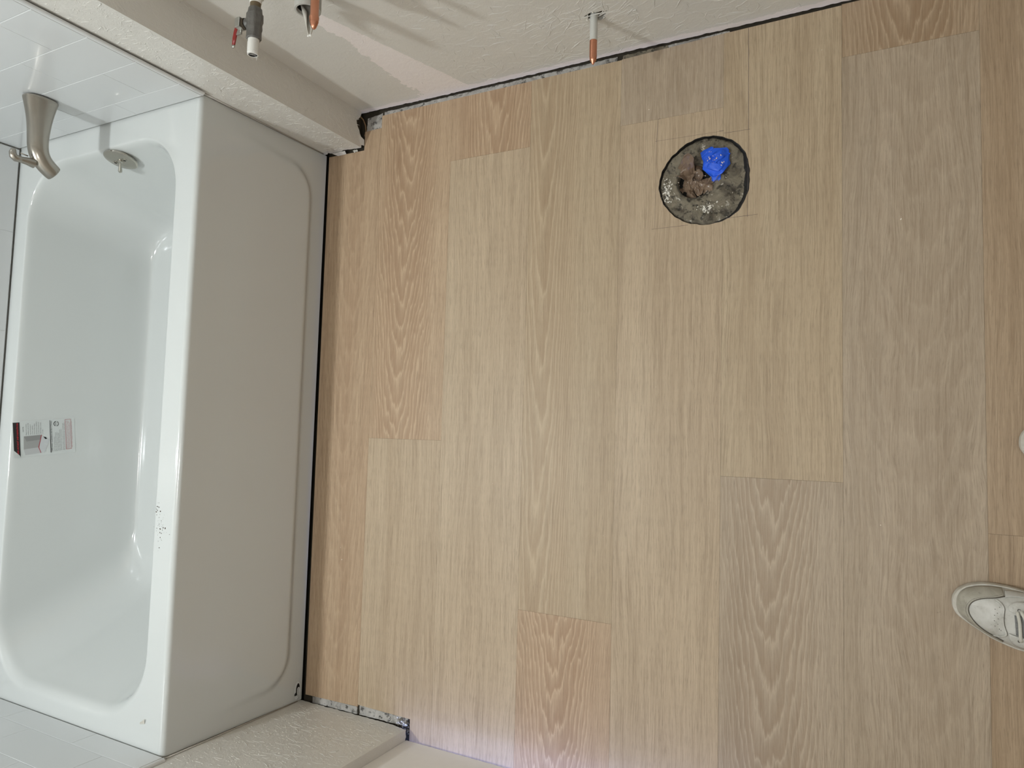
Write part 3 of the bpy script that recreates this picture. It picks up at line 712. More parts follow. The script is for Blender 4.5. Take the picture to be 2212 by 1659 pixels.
m = b.modifiers.new('sub', 'SUBSURF'); m.levels = 1; m.render_levels = 2
def rbox(x0, x1, y0, y1, z0, z1, w): bm = bmesh.new(); box(bm, x0, x1, y0, y1, z0, z1); bevel_all(bm, w, 3); return bm
dv = finish('diverter_stem', tube([(0, -0.160, 0.004), (0, -0.160, 0.020), (0, -0.161, 0.032), (0, -0.161, 0.040)], [0.0115, 0.0088, 0.0072, 0.0066], 20), M_nickel, spout, smooth=True, auto=50)
bm = join(tube([(0, -0.1605, 0.033), (0, -0.161, 0.044), (0, -0.158, 0.049), (0, -0.150, 0.051), (0, -0.142, 0.050)], [0.0078, 0.0085, 0.0085, 0.0076, 0.0055], 16))
finish('diverter_cap', bm, M_nickel, dv, smooth=True, auto=50)
finish('set_screw_rod', tube([(0, -0.147, 0.018), (0, -0.146, 0.034)], 0.0016, 8), M_chrome, dv, smooth=True)

# ---------------- surround panels of moulded tile ----------------
ROWH = 0.1055; Z_FIRST = 0.490
tile_cache = {}
def tile_mesh(w, h):
    k = (round(w, 4), round(h, 4))
    if k not in tile_cache:
        bm = bmesh.new(); box(bm, 0, w, -0.0009, 0.0004, 0, h)
        bmesh.ops.bevel(bm, geom=[e for e in bm.edges if all(v.co.y < -0.0005 for v in e.verts)], offset=0.0008, segments=2, profile=0.5, affect='EDGES')
        me = bpy.data.meshes.new('tile'); bm.to_mesh(me); bm.free(); me.materials.append(M_acrylic)
        tile_cache[k] = me
    return tile_cache[k]
def surround(name, label, origin, rz, x0, x1, ztop, joints_a, joints_b, edge=None, z0=0.427):
    root = empty(name, origin, rz); tag(root, label, 'wall panel')
    bm = bmesh.new(); box(bm, x0, x1, 0.0, 0.006, z0 - origin[2], ztop); vs = list(bm.edges)
    if edge is not None:
        bmesh.ops.bevel(bm, geom=[e for e in bm.edges if all(abs(v.co.x - edge) < 1e-5 and v.co.y < 0.001 for v in e.verts)], offset=0.0065, segments=5, profile=0.5, affect='EDGES')
    finish('backing_sheet', bm, M_acrylic, root)
    z = z0 + 0.0008; nxt = Z_FIRST; r = 0
    while z < ztop - 0.02:
        top = min(nxt, ztop) - 0.0007; js = joints_a if r % 2 == 0 else joints_b
        xs = [x0 + 0.0005] + sorted(j for j in js if x0 < j < x1) + [x1 - (0.0085 if edge is not None and edge == x1 else 0.0005)]
        if edge is not None and edge == x0: xs[0] = x0 + 0.0085
        for a, b in zip(xs, xs[1:]):
            w = b - a - 0.0005
            if w < 0.01: continue
            o = bpy.data.objects.new('tile', tile_mesh(w, top - z)); o.location = (a + 0.00025, 0, z); link(o, root)
        z = nxt + 0.0007; nxt += ROWH; r += 1
    return root
ja = [-0.233 - 0.28 * k for k in range(3)]; jb = [-0.112 - 0.28 * k for k in range(3)]
surround('tub_surround_panel', 'white moulded tile panel behind the tub spout at the drain end', (0, 1.5135, 0), 0, -0.760, 0.0125, 1.98, ja, jb, edge=0.0125)
surround('tub_surround_panel', 'white moulded tile panel at the spoutless end of the tub, bottom left in the photo', (0, 0.0105, 0), PI, -0.0125, 0.760, 1.98, [0.233 + 0.28 * k for k in range(3)], [0.112 + 0.28 * k for k in range(3)], edge=-0.0125)
surround('tub_surround_panel', 'long white moulded tile panel along the back of the tub', (-0.7585, 0, 0), PI / 2, 0.0155, 1.5085, 1.98, [0.15 + 0.28 * k for k in range(6)], [0.29 + 0.28 * k for k in range(6)], z0=0.4275)

# ---------------- instruction label stuck inside the tub ----------------
LY0, LZ1 = 0.6435, 0.413; LW, LH = 0.100, 0.160
lab = empty('instruction_label', (back_x(0.33), 0.69, 0.33)); LO = Vector(lab.location)
tag(lab, 'printed care and installation instruction label stuck on the inner back wall of the tub', 'label')
def on_wall(a, b, off):   # a along +y (0..LW), b downwards (0..LH); slight tilt of the sticker
    b = b + 0.10 * (LW - a); y = LY0 + a - 0.006 + 0.10 * b; z = LZ1 + 0.008 - b * 0.965; x = back_x(z)
    lift = 0.0
    c = (0.016 - a * 0.9 - b * 0.5)
    if c > 0: lift = c * 0.35
    return Vector((x + off + lift, y, z)) - LO
def lab_grid(name, a0, a1, b0, b1, off, mat, na=12, nb=24, cut=None):
    bm = bmesh.new(); g = [[bm.verts.new(on_wall(lerp(a0, a1, i / na), lerp(b0, b1, j / nb), off)) for j in range(nb + 1)] for i in range(na + 1)]
    for i in range(na):
        for j in range(nb): bm.faces.new((g[i][j], g[i + 1][j], g[i + 1][j + 1], g[i][j + 1]))
    o = finish(name, bm, mat, lab, smooth=True); return o
def lab_poly(name, pts, off, mat):
    bm = bmesh.new(); bm.faces.new([bm.verts.new((p[0], p[1], 0)) for p in pts]); bmesh.ops.triangulate(bm, faces=bm.faces)
    bmesh.ops.subdivide_edges(bm, edges=bm.edges, cuts=3, use_grid_fill=True)
    for v in bm.verts: v.co = on_wall(v.co.x, v.co.y, off)
    return finish(name, bm, mat, lab)
M_vinyl = plain('label_vinyl', srgb(206, 210, 208), 0.3)
M_ink = plain('black_ink', srgb(24, 22, 24), 0.4); M_inkred = plain('red_ink', srgb(206, 30, 40), 0.4); M_inkred2 = plain('maroon_ink', srgb(170, 60, 70), 0.4)
o = lab_grid('label_sheet', 0, LW, 0, LH, 0.0007, M_vinyl); 
lab_poly('header_band', [(0.020, 0.0), (LW - 0.003, 0.0), (LW - 0.003, 0.0158), (0.001, 0.0158), (0.001, 0.0140)], 0.0011, M_ink)
lab_poly('lifted_corner', [(0.0, 0.0125), (0.0205, -0.0015), (0.0045, 0.0135)], 0.0030, M_vinyl)
# drawing of a tub alcove
G1 = plain('print_grey_mid', srgb(158, 158, 156), 0.4); G2 = plain('print_grey_light', srgb(186, 187, 187), 0.4); G3 = plain('print_grey_dark', srgb(140, 140, 138), 0.4)
def ip(px, py):   # picture coordinates of the label crop -> label coordinates
    px_ = px - 0.053 * (py - 470); py_ = py + 0.075 * (px - 305); return ((1185 - py_) / 710 * 0.097 + 0.002, (px_ - 303) / 1300 * 0.156)
def ipoly(name, pts, off, mat): lab_poly(name, [ip(*p) for p in pts], off, mat)
ipoly('drawing_back_wall', [(530, 765), (908, 732), (845, 990), (535, 1030)], 0.0011, G1)
ipoly('drawing_side_wall', [(535, 1030), (845, 990), (898, 1105), (572, 1148)], 0.0012, G2)
ipoly('drawing_ceiling', [(530, 765), (908, 732), (890, 830), (590, 868)], 0.0013, G3)
ipoly('drawing_tub', [(908, 732), (945, 770), (1085, 820), (985, 1085), (898, 1105), (845, 990)], 0.0012, plain('print_grey_pale', srgb(196, 199, 200), 0.4))
ipoly('drawing_shadow', [(945, 768), (1000, 778), (1028, 815), (990, 822)], 0.0014, M_ink)
ipoly('drawing_flange_line', [(898, 733), (912, 733), (858, 990), (905, 1103), (893, 1103), (842, 990)], 0.0015, M_inkred2)
def text(body, a, b, size, mat, name='lettering', off=0.0013, width=None, parent=None, fn=None):
    cu = bpy.data.curves.new('t', 'FONT'); cu.body = body; cu.size = size; cu.resolution_u = 1
    o = bpy.data.objects.new('t', cu); COL.objects.link(o); bpy.context.view_layer.update()
    me = bpy.data.meshes.new_from_object(o.evaluated_get(bpy.context.evaluated_depsgraph_get())); bpy.data.objects.remove(o); bpy.data.curves.remove(cu)
    xs = [v.co.x for v in me.vertices]; sc = (width / (max(xs) - min(xs))) if width else 1.0
    for v in me.vertices: v.co = (fn or (lambda p, q, f: on_wall(p, q, f)))(a + (v.co.x - min(xs)) * sc, b - v.co.y, off)
    me.name = name; me.materials.append(mat); return link(bpy.data.objects.new(name, me), parent or lab)
def itext(body, px, py0, py1, hpx, mat):  # baseline at px (x), running from py0 up to py1
    a0, b0 = ip(px, py0); a1, _ = ip(px, py1); text(body, a0, b0, hpx / 1250 * 0.150 * 1.35, mat, width=a1 - a0)
itext('IMPORTANT INFORMATION', 440, 1120, 500, 40, M_inkred)
itext('NOTE', 528, 670, 572, 26, M_ink)
for i, (s_, y1) in enumerate([('Flange unit in position', 515), ('installation and unit fully', 490), ('supported by import', 520), ('of other wall finish', 540), ('material. Water flange', 500), ('Imperfections in wall affect', 455), ('product performance and', 470), ('will not impair or damage', 475), ('or unit.', 615)]):
    itext(s_, 590 + i * 44, 738 - i * 4, y1, 20, M_ink)
itext('CARE AND CLEANING INSTRUCTIONS', 1162, 1085, 438, 34, M_ink)
ipoly('rule_line', [(1112, 1102), (1128, 1102), (1086, 430), (1076, 430)], 0.0013, M_ink)
for i, (s_, y0, y1) in enumerate([('To be removed by the owner', 1075, 770), ('Please wipe the clean for mild solvents', 1072, 680), ('Do not use abrasive cleaners on surface', 1068, 675), ('of the bath products by wipe safety.', 1065, 685), ('Under normal conditions, the finish should be', 1062, 615), ('cleaned with a soft cloth of soap and water.', 1058, 600)]):
    itext(s_, 1205 + i * 31, y0, y1, 18, M_ink)
for i, s_ in enumerate(['The use of a rubber or the bathroom care is recommended', 'Mats should not be left inside the slip resistant surface']): itext(s_, 1402 + i * 30, 1050, 490 - i * 20, 18, M_ink)
for i, s_ in enumerate(['NOTE: Do not use abrasive cleaners or strong solvents of the', 'harsh detergents on any surface, as the bath will be damaged', 'scratching and dulling of the surface of the product will be', 'not covered under warranty if these are not followed']):
    itext(s_, 1478 + i * 27, 1020, 430 + (i == 3) * 45, 18, M_inkred2)
for pts in ([(1415, 408), (1545, 396), (1546, 402), (1416, 414)], [(1455, 1034), (1582, 1020), (1582, 1026), (1456, 1040)], [(1415, 408), (1421, 408), (1462, 1038), (1456, 1038)], [(1540, 398), (1546, 398), (1584, 1022), (1578, 1022)]):
    ipoly('box_rule', pts, 0.0013, M_inkred2)
itext('This certifies compliance with UPC and other codes', 1600, 990, 440, 16, M_inkred2)
itext('UPC', 1232, 540, 462, 34, M_ink)
def ring_poly(cx, cy, r0, r1, a0, a1, n=14):
    P = [(cx + r1 * math.cos(lerp(a0, a1, i / n)), cy + r1 * math.sin(lerp(a0, a1, i / n))) for i in range(n + 1)]
    return P + [(cx + r0 * math.cos(lerp(a1, a0, i / n)), cy + r0 * math.sin(lerp(a1, a0, i / n))) for i in range(n + 1)]
for a0, a1 in ((2.0, 4.6), (-1.2, 1.3)): ipoly('mark_ring', ring_poly(1222, 500, 44, 56, a0, a1), 0.0013, M_ink)

# ---------------- oval maker's badge on the apron ----------------
bd = empty('oval_badge', (0.0006, 0.0335, 0.0215)); tag(bd, "small oval maker's badge with black b shape, low on the tub apron", 'badge')
def bp(px, py): return ((980 - py) * 0.0000685, (765 - px) * 0.0000890)     # (y, z) offsets
def badge_poly(name, pts, off, mat):
    bm = bmesh.new(); bm.faces.new([bm.verts.new((off, *bp(*p))) for p in pts]); bmesh.ops.triangulate(bm, faces=bm.faces)
    return finish(name, bm, mat, bd)
badge_poly('clear_label', [(765 + 128 * math.cos(t), 985 + 345 * math.sin(t)) for t in [2 * PI * i / 48 for i in range(48)]], 0.0002, plain('clear_label_film', srgb(222, 226, 226), 0.15, coat=0.4))
badge_poly('letter_b', [(860, 900), (850, 800), (822, 725), (790, 700), (760, 720), (730, 780), (712, 860), (704, 950), (706, 1030), (715, 1075), (655, 1078), (655, 1160), (770, 1160), (757, 1100), (752, 1020), (754, 930), (762, 860), (778, 815), (800, 795), (830, 820), (848, 880), (852, 930)], 0.0004, M_ink)
me_t = text('BOOTZ', 0, 0, 0.0058, M_ink, off=0.0004, width=0.0212, parent=bd, fn=lambda p, q, f: Vector((f, p + bp(0, 1215)[0], bp(830, 0)[1] - q)))
badge_poly('edge_tick', ring_poly(765, 985, 120, 126, 0.9, 1.5, 6)[:0] or [(745, 1330), (790, 1310), (835, 1240), (843, 1244), (800, 1318), (750, 1338)], 0.0004, M_ink)

# ---------------- supply pipes and drain on the plumbing wall ----------------
AX = (0, -1, 0)
# toilet supply stub
px0 = Vector((0.879, YW, 0.166)); st = empty('toilet_supply_stub', px0); tag(st, 'short capped copper pipe, half painted white, poking from a broken wall hole', 'pipe')
finish('painted_pipe', revolve([(-0.02, 0.0080), (0.052, 0.0080)], (0, 0, 0), AX, 28), M_whitepipe, st, smooth=True, auto=40)
finish('copper_tip', revolve([(0.0515, 0.0079), (0.086, 0.0079), (0.090, 0.0074), (0.094, 0.0068), (0.0965, 0.0052), (0.100, 0.0034), (0.1035, 0.0014), (0.104, 0.0003)], (0, 0, 0), AX, 28), M_copper, st, smooth=True, auto=35)
rnd = random.Random(3)
def chunk(name, pts, s, mat, parent, seed):
    bm = bmesh.new()
    for p in pts:
        r = bmesh.ops.create_icosphere(bm, subdivisions=2, radius=s * rnd.uniform(0.6, 1.2))
        for v in r['verts']: v.co = v.co * (1 + 0.5 * noise.noise(v.co * (1 / s) + Vector(p) * 90)) + Vector(p)
    return finish(name, bm, mat, parent)
o = chunk('broken_plaster', [(0.885 + 0.024 * math.cos(a), YW - 0.0005 + rnd.uniform(-0.0005, 0.004), 0.1685 + 0.0165 * math.sin(a) + rnd.uniform(-0.002, 0.002)) for a in [rnd.uniform(0, 2 * PI) for i in range(22)]], 0.0021, M_paper, wr, 1); o['kind'] = 'stuff'
# capped copper supply
c0 = Vector((0.511, YW, 0.594)); cs = empty('copper_supply_stub', c0); tag(cs, 'bright copper supply pipe with a pointed spun end beside the drain outlet', 'pipe')
finish('pipe', revolve([(-0.02, 0.0079), (0.138, 0.0079), (0.140, 0.0088), (0.143, 0.0088), (0.146, 0.0080), (0.149, 0.0082), (0.151, 0.0072), (0.154, 0.0066), (0.1565, 0.0054), (0.159, 0.0046), (0.1615, 0.0028), (0.163, 0.0006)], (0, 0, 0), AX, 30), M_copper, cs, smooth=True, auto=35)
# drain outlet with torn sleeve
d0 = Vector((0.468, YW, 0.568)); dn = empty('sink_drain_outlet', d0); tag(dn, 'grey plastic sink drain outlet with a torn white sleeve hanging out', 'drain')
finish('hub', revolve([(-0.02, 0.0235), (0.064, 0.0235), (0.066, 0.0242), (0.099, 0.0245), (0.1025, 0.0240), (0.1030, 0.0210), (0.1020, 0.0200), (0.060, 0.0195), (0.0595, 0.0002)], (0, 0, 0), AX, 48, (True, False)), M_pvc, dn, smooth=True, auto=40)
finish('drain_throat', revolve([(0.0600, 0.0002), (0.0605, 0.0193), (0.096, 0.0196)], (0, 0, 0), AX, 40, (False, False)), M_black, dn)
def sleeve():
    bm = bmesh.new(); n = 26; m = 16; g = []
    for i in range(n + 1):
        t = i / n; row = []
        for j in range(m + 1):
            s = j / m; a = math.radians(lerp(-205, 25, t)); r = lerp(0.0185, 0.0045, s ** 1.9)
            ln = (0.100 + 0.050 * s) if True else 0
            y = 0.070 + s * (0.078 * (0.40 + 0.60 * max(0.0, math.sin(PI * t)) ** 0.55))
            row.append(bm.verts.new((r * math.cos(a), -y, r * math.sin(a) - 0.004 * s)))
        g.append(row)
    for i in range(n):
        for j in range(m): bm.faces.new((g[i][j], g[i + 1][j], g[i + 1][j + 1], g[i][j + 1]))
    return bm
o = finish('torn_sleeve', sleeve(), plain('white_sleeve', srgb(196, 192, 182), 0.5, var=0.08), dn, smooth=True); solid(o, 0.0014)
chunk('putty_blob', [(-0.003, -0.146, -0.008), (0.003, -0.147, -0.007)], 0.0032, M_tapewhite, dn, 4)
fo = empty('foam_sealant', (0.49, YW, 0.545)); tag(fo, 'yellowed lump of foam sealant beside the drain outlet', 'sealant')
o = chunk('foam_lump', [(0.001, -0.055, 0.012), (0.004, -0.050, 0.004), (0.000, -0.045, 0.016), (0.004, -0.062, 0.008), (0.003, -0.030, 0.012), (0.003, -0.012, 0.012)], 0.0085, M_foam, fo, 6)
# shut-off valve
v0 = Vector((0.362, YW, 0.597)); vv = empty('shutoff_valve', v0); tag(vv, 'grimy grey shut-off ball valve with a red lever handle near the boxed corner', 'valve')
finish('hex_coupling', revolve([(-0.02, 0.0105), (0.040, 0.0105), (0.041, 0.0128), (0.066, 0.0128), (0.0675, 0.0118)], (0, 0, 0), AX, 36, hexr=6), M_whitepipe, vv)
finish('white_collar', revolve([(0.066, 0.0112), (0.0755, 0.0112), (0.0765, 0.0104)], (0, 0, 0), AX, 32), M_tapewhite, vv, smooth=True, auto=40)
finish('brass_nipple', revolve([(0.070, 0.0100), (0.090, 0.0100)], (0, 0, 0), AX, 32), M_brownpipe, vv, smooth=True, auto=40)
vb = finish('valve_body', revolve([(0.086, 0.0095), (0.087, 0.0118), (0.096, 0.0130), (0.0975, 0.0135), (0.0985, 0.0148), (0.112, 0.0152), (0.118, 0.0135), (0.126, 0.0142), (0.130, 0.0135), (0.1315, 0.0130), (0.146, 0.0134), (0.1475, 0.0120), (0.1478, 0.0100)], (0, 0, 0), AX, 36, hexr=8), M_galv, vv, smooth=True, auto=28)
finish('packing_boss', revolve([(0.0, 0.0095), (0.0155, 0.0095), (0.017, 0.0080)], (-0.004, -0.112, 0.0), (-1, 0, 0.10), 24), M_galv, vb, smooth=True, auto=40)
finish('stem_nut', revolve([(0.0165, 0.0100), (0.0225, 0.0100)], (-0.004, -0.112, 0.0), (-1, 0, 0.10), 24, hexr=6), plain('dark_steel_nut', srgb(72, 62, 50), 0.4, 0.7), vv)
M_zinc = plain('zinc_plate', srgb(176, 176, 170), 0.32, 0.8, var=0.2, scale=120, bump=0.2)
bm = bmesh.new(); box(bm, -0.0385, -0.026, -0.121, -0.102, -0.004, 0.014); bevel_all(bm, 0.0012)
b2 = bmesh.new(); box(b2, -0.0455, -0.033, -0.129, -0.112, -0.001, 0.003); bevel_all(b2, 0.0008)
hb = finish('handle_bracket', join(bm, b2), M_zinc, vv)
hp = [(-0.0435, -0.112, 0.003), (-0.0475, -0.120, 0.002), (-0.0520, -0.134, 0.001), (-0.0548, -0.146, 0.0)]
finish('handle_grip', tube(hp, [0.0045, 0.0050, 0.0048, 0.0040], 14, flat=0.6), M_red, vv, smooth=True)
finish('handle_tip', tube([(-0.0545, -0.1455, 0.0), (-0.0555, -0.1505, 0.0)], [0.0042, 0.0034], 12, flat=0.6), M_zinc, vv, smooth=True)
finish('threaded_nipple', revolve([(0.145, 0.0096), (0.152, 0.0096)], (0, 0, 0), AX, 32), M_galv, vv, smooth=True, auto=40)
tp = [(0.1465, 0.0104), (0.1500, 0.0106), (0.1502, 0.0098), (0.1535, 0.0098), (0.1540, 0.0108)]
for k in range(8): tp += [(0.1545 + k * 0.0027, 0.0109), (0.1558 + k * 0.0027, 0.0104)]
tp += [(0.1775, 0.0100), (0.1780, 0.0084), (0.1640, 0.0080)]
finish('seal_tape_wrap', revolve(tp, (0, 0, 0), AX, 36, (False, False)), M_tapewhite, vv, smooth=True, auto=50)
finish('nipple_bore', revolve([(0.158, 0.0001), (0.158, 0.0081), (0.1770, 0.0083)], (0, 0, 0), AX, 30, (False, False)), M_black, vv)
for k, pts in enumerate([[(-0.004, -0.178, 0.007), (0.002, -0.1785, 0.001), (0.004, -0.179, -0.005), (0.003, -0.184, -0.008)], [(0.000, -0.178, -0.008), (-0.001, -0.184, -0.010)], [(-0.007, -0.178, -0.004), (-0.008, -0.182, -0.006)]]):
    finish('loose_thread', tube(pts, 0.0003, 6), M_tapewhite, vv)

# ---------------- sneakers ----------------
MED = [(0, 0), (.0006, -.0052), (.0024, -.0105), (.010, -.021), (.025, -.030), (.0435, -.0344), (.0626, -.035), (.082, -.0334), (.096, -.0306), (.104, -.0287), (.14, -.024), (.19, -.022), (.24, -.020), (.262, -.013), (.270, -.004), (.275, .014)]
LAT = [(0, .0), (.0005, .0086), (.005, .020), (.0177, .0315), (.0387, .0458), (.056, .0563), (.077, .065), (.091, .0697), (.104, .072), (.14, .070), (.18, .062), (.23, .055), (.26, .045), (.270, .034), (.275, .016)]
HT = [(0, .030), (.004, .037), (.012, .045), (.03, .053), (.06, .059), (.09, .064), (.11, .071), (.14, .083), (.17, .094), (.21, .100), (.25, .100), (.275, .088)]
med = lambda u: interp([math.sqrt(p[0]) for p in MED], [p[1] for p in MED], math.sqrt(max(u, 0)))
lat = lambda u: interp([math.sqrt(p[0]) for p in LAT], [p[1] for p in LAT], math.sqrt(max(u, 0)))
hgt = lambda u: interp([p[0] for p in HT], [p[1] for p in HT], u)
ZB = 0.020
def upper_z(u, v, k=0.95):
    m = (med(u) + lat(u)) / 2; hw = max(1e-4, (lat(u) - med(u)) / 2 * k); s = max(-1, min(1, (v - m) / hw))
    edge = min(1.0, (u + 0.001) / 0.02) 
    return ZB + (hgt(u) - ZB) * (max(0.0, 1 - abs(s) ** 2.6)) ** 0.55 * (edge ** 0.35)
def leather(name, col, dirt):
    t = NT(name); v = t.obj(); n = t.noise(v, 30, 5, 0.6, 0.5); n2 = t.noise(t.mapping(v, (1, 2.5, 1)), 130, 4, 0.7, 1.2); n3 = t.noise(v, 55, 5, 0.7)
    c = t.mix(t.ramp(n, [(0.35, BW(0)), (0.7, BW(1))]), col, dirt)
    c = t.mix(t.math('MULTIPLY', t.ramp(n3, [(0.60, BW(0)), (0.72, BW(1))]), 0.5), c, tuple([x * 0.55 for x in dirt[:3]] + [1]))
    c = t.mix(t.math('MULTIPLY', t.ramp(n2, [(0.30, BW(1)), (0.36, BW(0))]), 0.6), c, srgb(96, 90, 80))
    t.bump(t.math('ADD', n2, n3), 0.25, 0.001)
    return t.set(c, 0.5)
ML1 = leather('worn_white_leather', srgb(210, 209, 203), srgb(178, 175, 166)); ML2 = leather('scuffed_toe_leather', srgb(180, 176, 163), srgb(150, 144, 130))
M_sole = leather('white_rubber', srgb(214, 211, 202), srgb(186, 181, 168)); M_lace = plain('white_laces', srgb(206, 203, 192), 0.8, var=0.1, scale=200, bump=0.5, bscale=900)
M_mesh = plain('grey_mesh_tongue', srgb(130, 130, 128), 0.9, var=0.5, scale=500, bump=0.8, bscale=900); M_seam = plain('seam_shadow', srgb(92, 86, 76), 0.8); M_lining = plain('white_sock_lining', srgb(190, 188, 182), 0.9)
def make_sneaker(loc, sgn, label):
    root = empty('sneaker', loc); tag(root, label, 'sneaker', 'worn white sneakers of the person taking the photo')
    W_ = lambda u, v, z: Vector((u, -v * sgn, z))
    us = [0.275 * (i / 70) ** 1.7 for i in range(71)]; us[0] = 0.00002
    # sole
    bm = bmesh.new(); rings = []
    outl = [(u, lat(u)) for u in us] + [(u, med(u)) for u in us[::-1]]
    mid = (0.14, 0.018)
    for z, k in ((0.0, 0.965), (0.003, 0.985), (0.010, 1.0), (0.018, 1.0), (0.0235, 0.995), (0.0255, 0.980), (0.0255, 0.93)):
        ring = []
        for u, v in outl:
            spring = 0.006 * max(0, 1 - u / 0.05) ** 2
            m_ = (med(u) + lat(u)) / 2; ring.append(bm.verts.new(W_(lerp(0.14, u, 1 - (1 - k) * 0.45), m_ + (v - m_) * k, z + spring * (1 if z < 0.02 else 1))))
        rings.append(ring)
    n = len(outl)
    for A, B in zip(rings, rings[1:]):
        for i in range(n): bm.faces.new((A[i], A[(i + 1) % n], B[(i + 1) % n], B[i]))
    bm.faces.new(rings[0]); bm.faces.new(rings[-1]); bmesh.ops.remove_doubles(bm, verts=bm.verts, dist=0.00005)
    finish('sole', bm, M_sole, root, smooth=True, auto=45)
    # upper
    bm = bmesh.new(); NS = 34; g = []
    for u in us:
        row = []
        for j in range(NS + 1):
            s = math.sin((-1 + 2 * j / NS) * PI / 2); m_ = (med(u) + lat(u)) / 2; hw = (lat(u) - med(u)) / 2 * 0.95
            z = upper_z(max(u, 0.0), m_ + s * hw) if 0 < j < NS else ZB
            if u > 0.165 and abs(s) < 0.62: z = min(z, hgt(u) - 0.035 - 0.01 * (1 - abs(s)))
            row.append(bm.verts.new(W_(0.0035 + u * 0.975, m_ + s * hw, z)))
        g.append(row)
    for A, B in zip(g, g[1:]):
        for j in range(NS): bm.faces.new((A[j], A[j + 1], B[j + 1], B[j]))
    bm.faces.new(g[-1])
    finish('upper', bm, ML1, root, smooth=True, auto=70)
    def rs(pts, n):
        d = [0]
        for a, b in zip(pts, pts[1:]): d.append(d[-1] + math.dist(a, b))
        return [(interp(d, [p[0] for p in pts], d[-1] * i / n), interp(d, [p[1] for p in pts], d[-1] * i / n)) for i in range(n + 1)]
    def ch(P):
        for _ in range(3):
            Q = [P[0]]
            for a, b in zip(P, P[1:]): Q += [(lerp(a[0], b[0], 0.25), lerp(a[1], b[1], 0.25)), (lerp(a[0], b[0], 0.75), lerp(a[1], b[1], 0.75))]
            P = Q + [P[-1]]
        return P
    def drape(name, A, B, off, mat, n=60, m=8, th=0.0016, part=None):
        A, B = ch(A), ch(B)
        A = rs(A, n); B = rs(B, n); bm = bmesh.new(); g = []
        for a, b in zip(A, B):
            row = []
            for j in range(m + 1):
                t = j / m; u, v = lerp(a[0], b[0], t), lerp(a[1], b[1], t); row.append(bm.verts.new(W_(0.0035 + u * 0.975, v, upper_z(u, v) + off)))
            g.append(row)
        for X, Y in zip(g, g[1:]):
            for j in range(m): bm.faces.new((X[j], X[j + 1], Y[j + 1], Y[j]))
        o = finish(name, bm, mat, part or root, smooth=True); md = o.modifiers.new('s', 'SOLIDIFY'); md.thickness = th; md.offset = 0; return o
    k = 0.93
    def out(u, side): m_ = (med(u) + lat(u)) / 2; v = med(u) if side < 0 else lat(u); return (u, m_ + (v - m_) * k)
    outer = [out(u, -1) for u in (0.071, 0.062, 0.05, 0.04, 0.03, 0.02, 0.012, 0.006, 0.0025, 0.0008)] + [out(u, 1) for u in (0.0008, 0.0025, 0.006, 0.012, 0.02, 0.03, 0.04, 0.05, 0.06, 0.071)]
    inner = [(.072, -.0215), (.058, -.0172), (.039, -.0143), (.025, -.0076), (.0187, .004), (.0197, .015), (.029, .0296), (.0415, .041), (.053, .047), (.070, .0555)]
    tg = drape('toe_guard', outer, inner, 0.0012, ML2)
    off1 = [(u + 0.0007, v * 0.97 + 0.0004) for u, v in inner]
    drape('toe_seam', inner, off1, 0.0012, M_seam, m=2, th=0.0012, part=tg)
    st1 = [(u - 0.0035, v * 1.07) for u, v in inner]; st2 = [(u - 0.0031, v * 1.063) for u, v in inner]
    drape('stitch_line', st1, st2, 0.0022, M_seam, m=1, th=0.0003, part=tg)
    # vamp edge, eyestays, tongue
    ve = [(.060, -.0155), (.066, -.012), (.0715, -.004), (.0700, .006), (.0690, .016), (.0705, .028), (.0745, .038), (.0735, .043), (.066, .047), (.058, .0475)]
    drape('vamp_edge', ve, [(u - 0.0028, v * 0.96 + 0.0006) for u, v in ve], 0.0012, ML1, m=3, th=0.0022)
    drape('vamp_seam', ve, [(u + 0.0006, v + 0.0002) for u, v in ve], 0.0008, M_seam, m=1, th=0.0012)
    drape('tongue', [(.084, .006), (.10, .006), (.13, .007), (.165, .007)], [(.086, .038), (.10, .040), (.13, .038), (.165, .036)], 0.0006, M_mesh, m=10, th=0.002)
    drape('eyestay', [(.076, -.006), (.082, -.014), (.10, -.016), (.13, -.012), (.165, -.010)], [(.0765, .000), (.085, .0035), (.10, .0045), (.13, .0055), (.165, .006)], 0.0022, ML1, m=6, th=0.0024)
    drape('eyestay', [(.076, .037), (.086, .040), (.10, .0415), (.13, .040), (.165, .037)], [(.078, .048), (.088, .060), (.105, .060), (.13, .056), (.165, .051)], 0.0022, ML1, m=6, th=0.0024)
    drape('side_panel', [(.073, -.019), (.080, -.0215), (.10, -.021), (.14, -.018)], [(.074, -.029), (.085, -.029), (.10, -.0265), (.14, -.022)], 0.0014, ML1, m=5, th=0.0016)
    # laces
    for q in range(5):
        u = 0.0885 + q * 0.016
        pts = [(u - .001, -.001), (u + .0005, .006), (u + .002, .016), (u + .0025, .028), (u + .003, .040), (u + .0045, .048)]
        finish('lace', tube([W_(0.0035 + p[0] * .975, p[1], upper_z(p[0], p[1]) + 0.0050) for p in rs(pts, 14)], 0.0026, 10, flat=0.5), M_lace, root, smooth=True)
        pts = [(u + .004, -.003), (u + .008, .006), (u + .013, .020), (u + .017, .033), (u + .018, .044)]
        finish('lace', tube([W_(0.0035 + p[0] * .975, p[1], upper_z(p[0], p[1]) + 0.0075) for p in rs(pts, 14)], 0.0024, 10, flat=0.5), M_lace, root, smooth=True)
        for vv_ in (-.003, .047):
            finish('eyelet', revolve([(0, .0012), (.0005, .0024), (.0009, .0024)], W_(0.0035 + (u + .002) * .975, vv_, upper_z(u + .002, vv_) + 0.0034), (0, 0, 1), 14, (False, False)), M_seam, root)
    bm = bmesh.new()
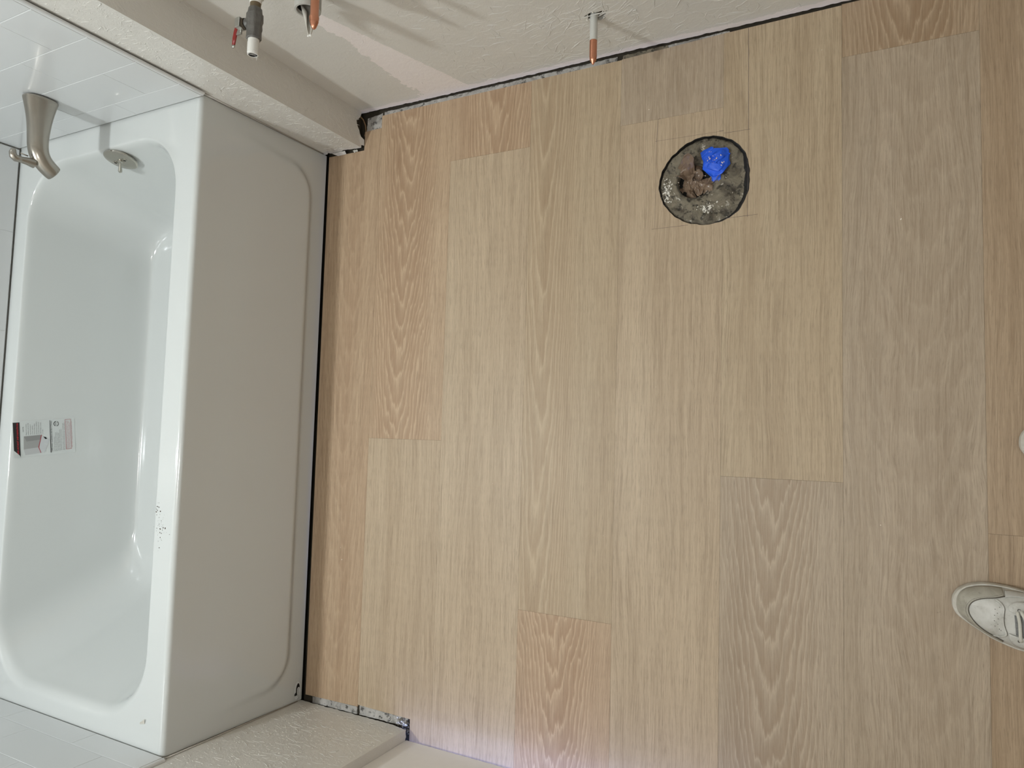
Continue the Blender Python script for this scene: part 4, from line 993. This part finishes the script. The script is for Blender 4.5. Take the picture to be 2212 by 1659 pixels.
    for (u, v) in [(.0575, .0005), (.0605, .0065), (.0565, .0105), (.0615, .0155), (.0560, .0195), (.0610, .0245), (.0572, .0285), (.0632, .0325), (.0640, -.0035), (.0655, .0345)]:
        b_ = revolve([(0, .0001), (.0003, .00065)], W_(0.0035 + u * .975, v, upper_z(u, v) + 0.0001), (0, 0, 1), 10, (False, False)); me = bpy.data.meshes.new('t'); b_.to_mesh(me); b_.free(); bm.from_mesh(me)
    finish('perforations', bm, M_seam, root)
    drape('collar_lining', [(.165, .000), (.20, -.006), (.24, -.002), (.262, .014)], [(.165, .040), (.20, .042), (.24, .040), (.2625, .024)], -0.018, M_lining, m=8, th=0.003)
make_sneaker((1.517, 0.475, 0.0), 1, 'scuffed white leather sneaker with laces on the oak planks, more of it in view')
make_sneaker((1.619, 0.752, 0.0), -1, 'white sneaker of which only the toe edge enters the frame')

# ---------------- dirt and debris ----------------
pc = empty('paint_chip', (-0.077, 0.068, H)); tag(pc, 'folded white paint chip lying on the tub rim corner, bottom of the photo', 'paint chip')
bm = bmesh.new(); vs = [bm.verts.new(p) for p in [(-0.010, -0.006, 0.0005), (0.006, -0.002, 0.0005), (0.009, 0.010, 0.004), (0.002, 0.004, 0.005), (-0.006, 0.000, 0.004)]]
for f in ((0, 1, 3, 4), (1, 2, 3)): bm.faces.new([vs[i] for i in f])
o = finish('chip', bm, M_paper, pc); solid(o, 0.0008)
random.seed(12)
M_grit = plain('brown_grit', srgb(70, 52, 38), 0.9)
pts = [(-0.072 + random.gauss(0, 0.003), 0.545 + random.gauss(0, 0.009), H + 0.0003) for _ in range(14)] + [(-0.058 + random.gauss(0, 0.009), 0.50 + random.gauss(0, 0.018), H + 0.0003) for _ in range(46)]
gr = specks('grit', None, pts, M_grit, 0.0008); tag(gr, 'smudge of brown grit on the front rim of the bathtub', 'grit')
fd = specks('floor_dust', None, [(random.uniform(0.1, 1.5), random.uniform(0.05, 1.55), 0.0004) for _ in range(26)], plain('white_dust', srgb(232, 222, 205), 0.8), 0.0008); tag(fd, 'scattered pale dust specks over the wooden floor', 'dust')
cr = specks('dark_crumb', None, [(1.4965, 0.446, 0.0006), (1.4985, 0.4465, 0.0006), (1.5, 0.4475, 0.0006)], M_grit, 0.0011); tag(cr, "dark crumb on the floor just ahead of the sneaker's toe", 'crumb')
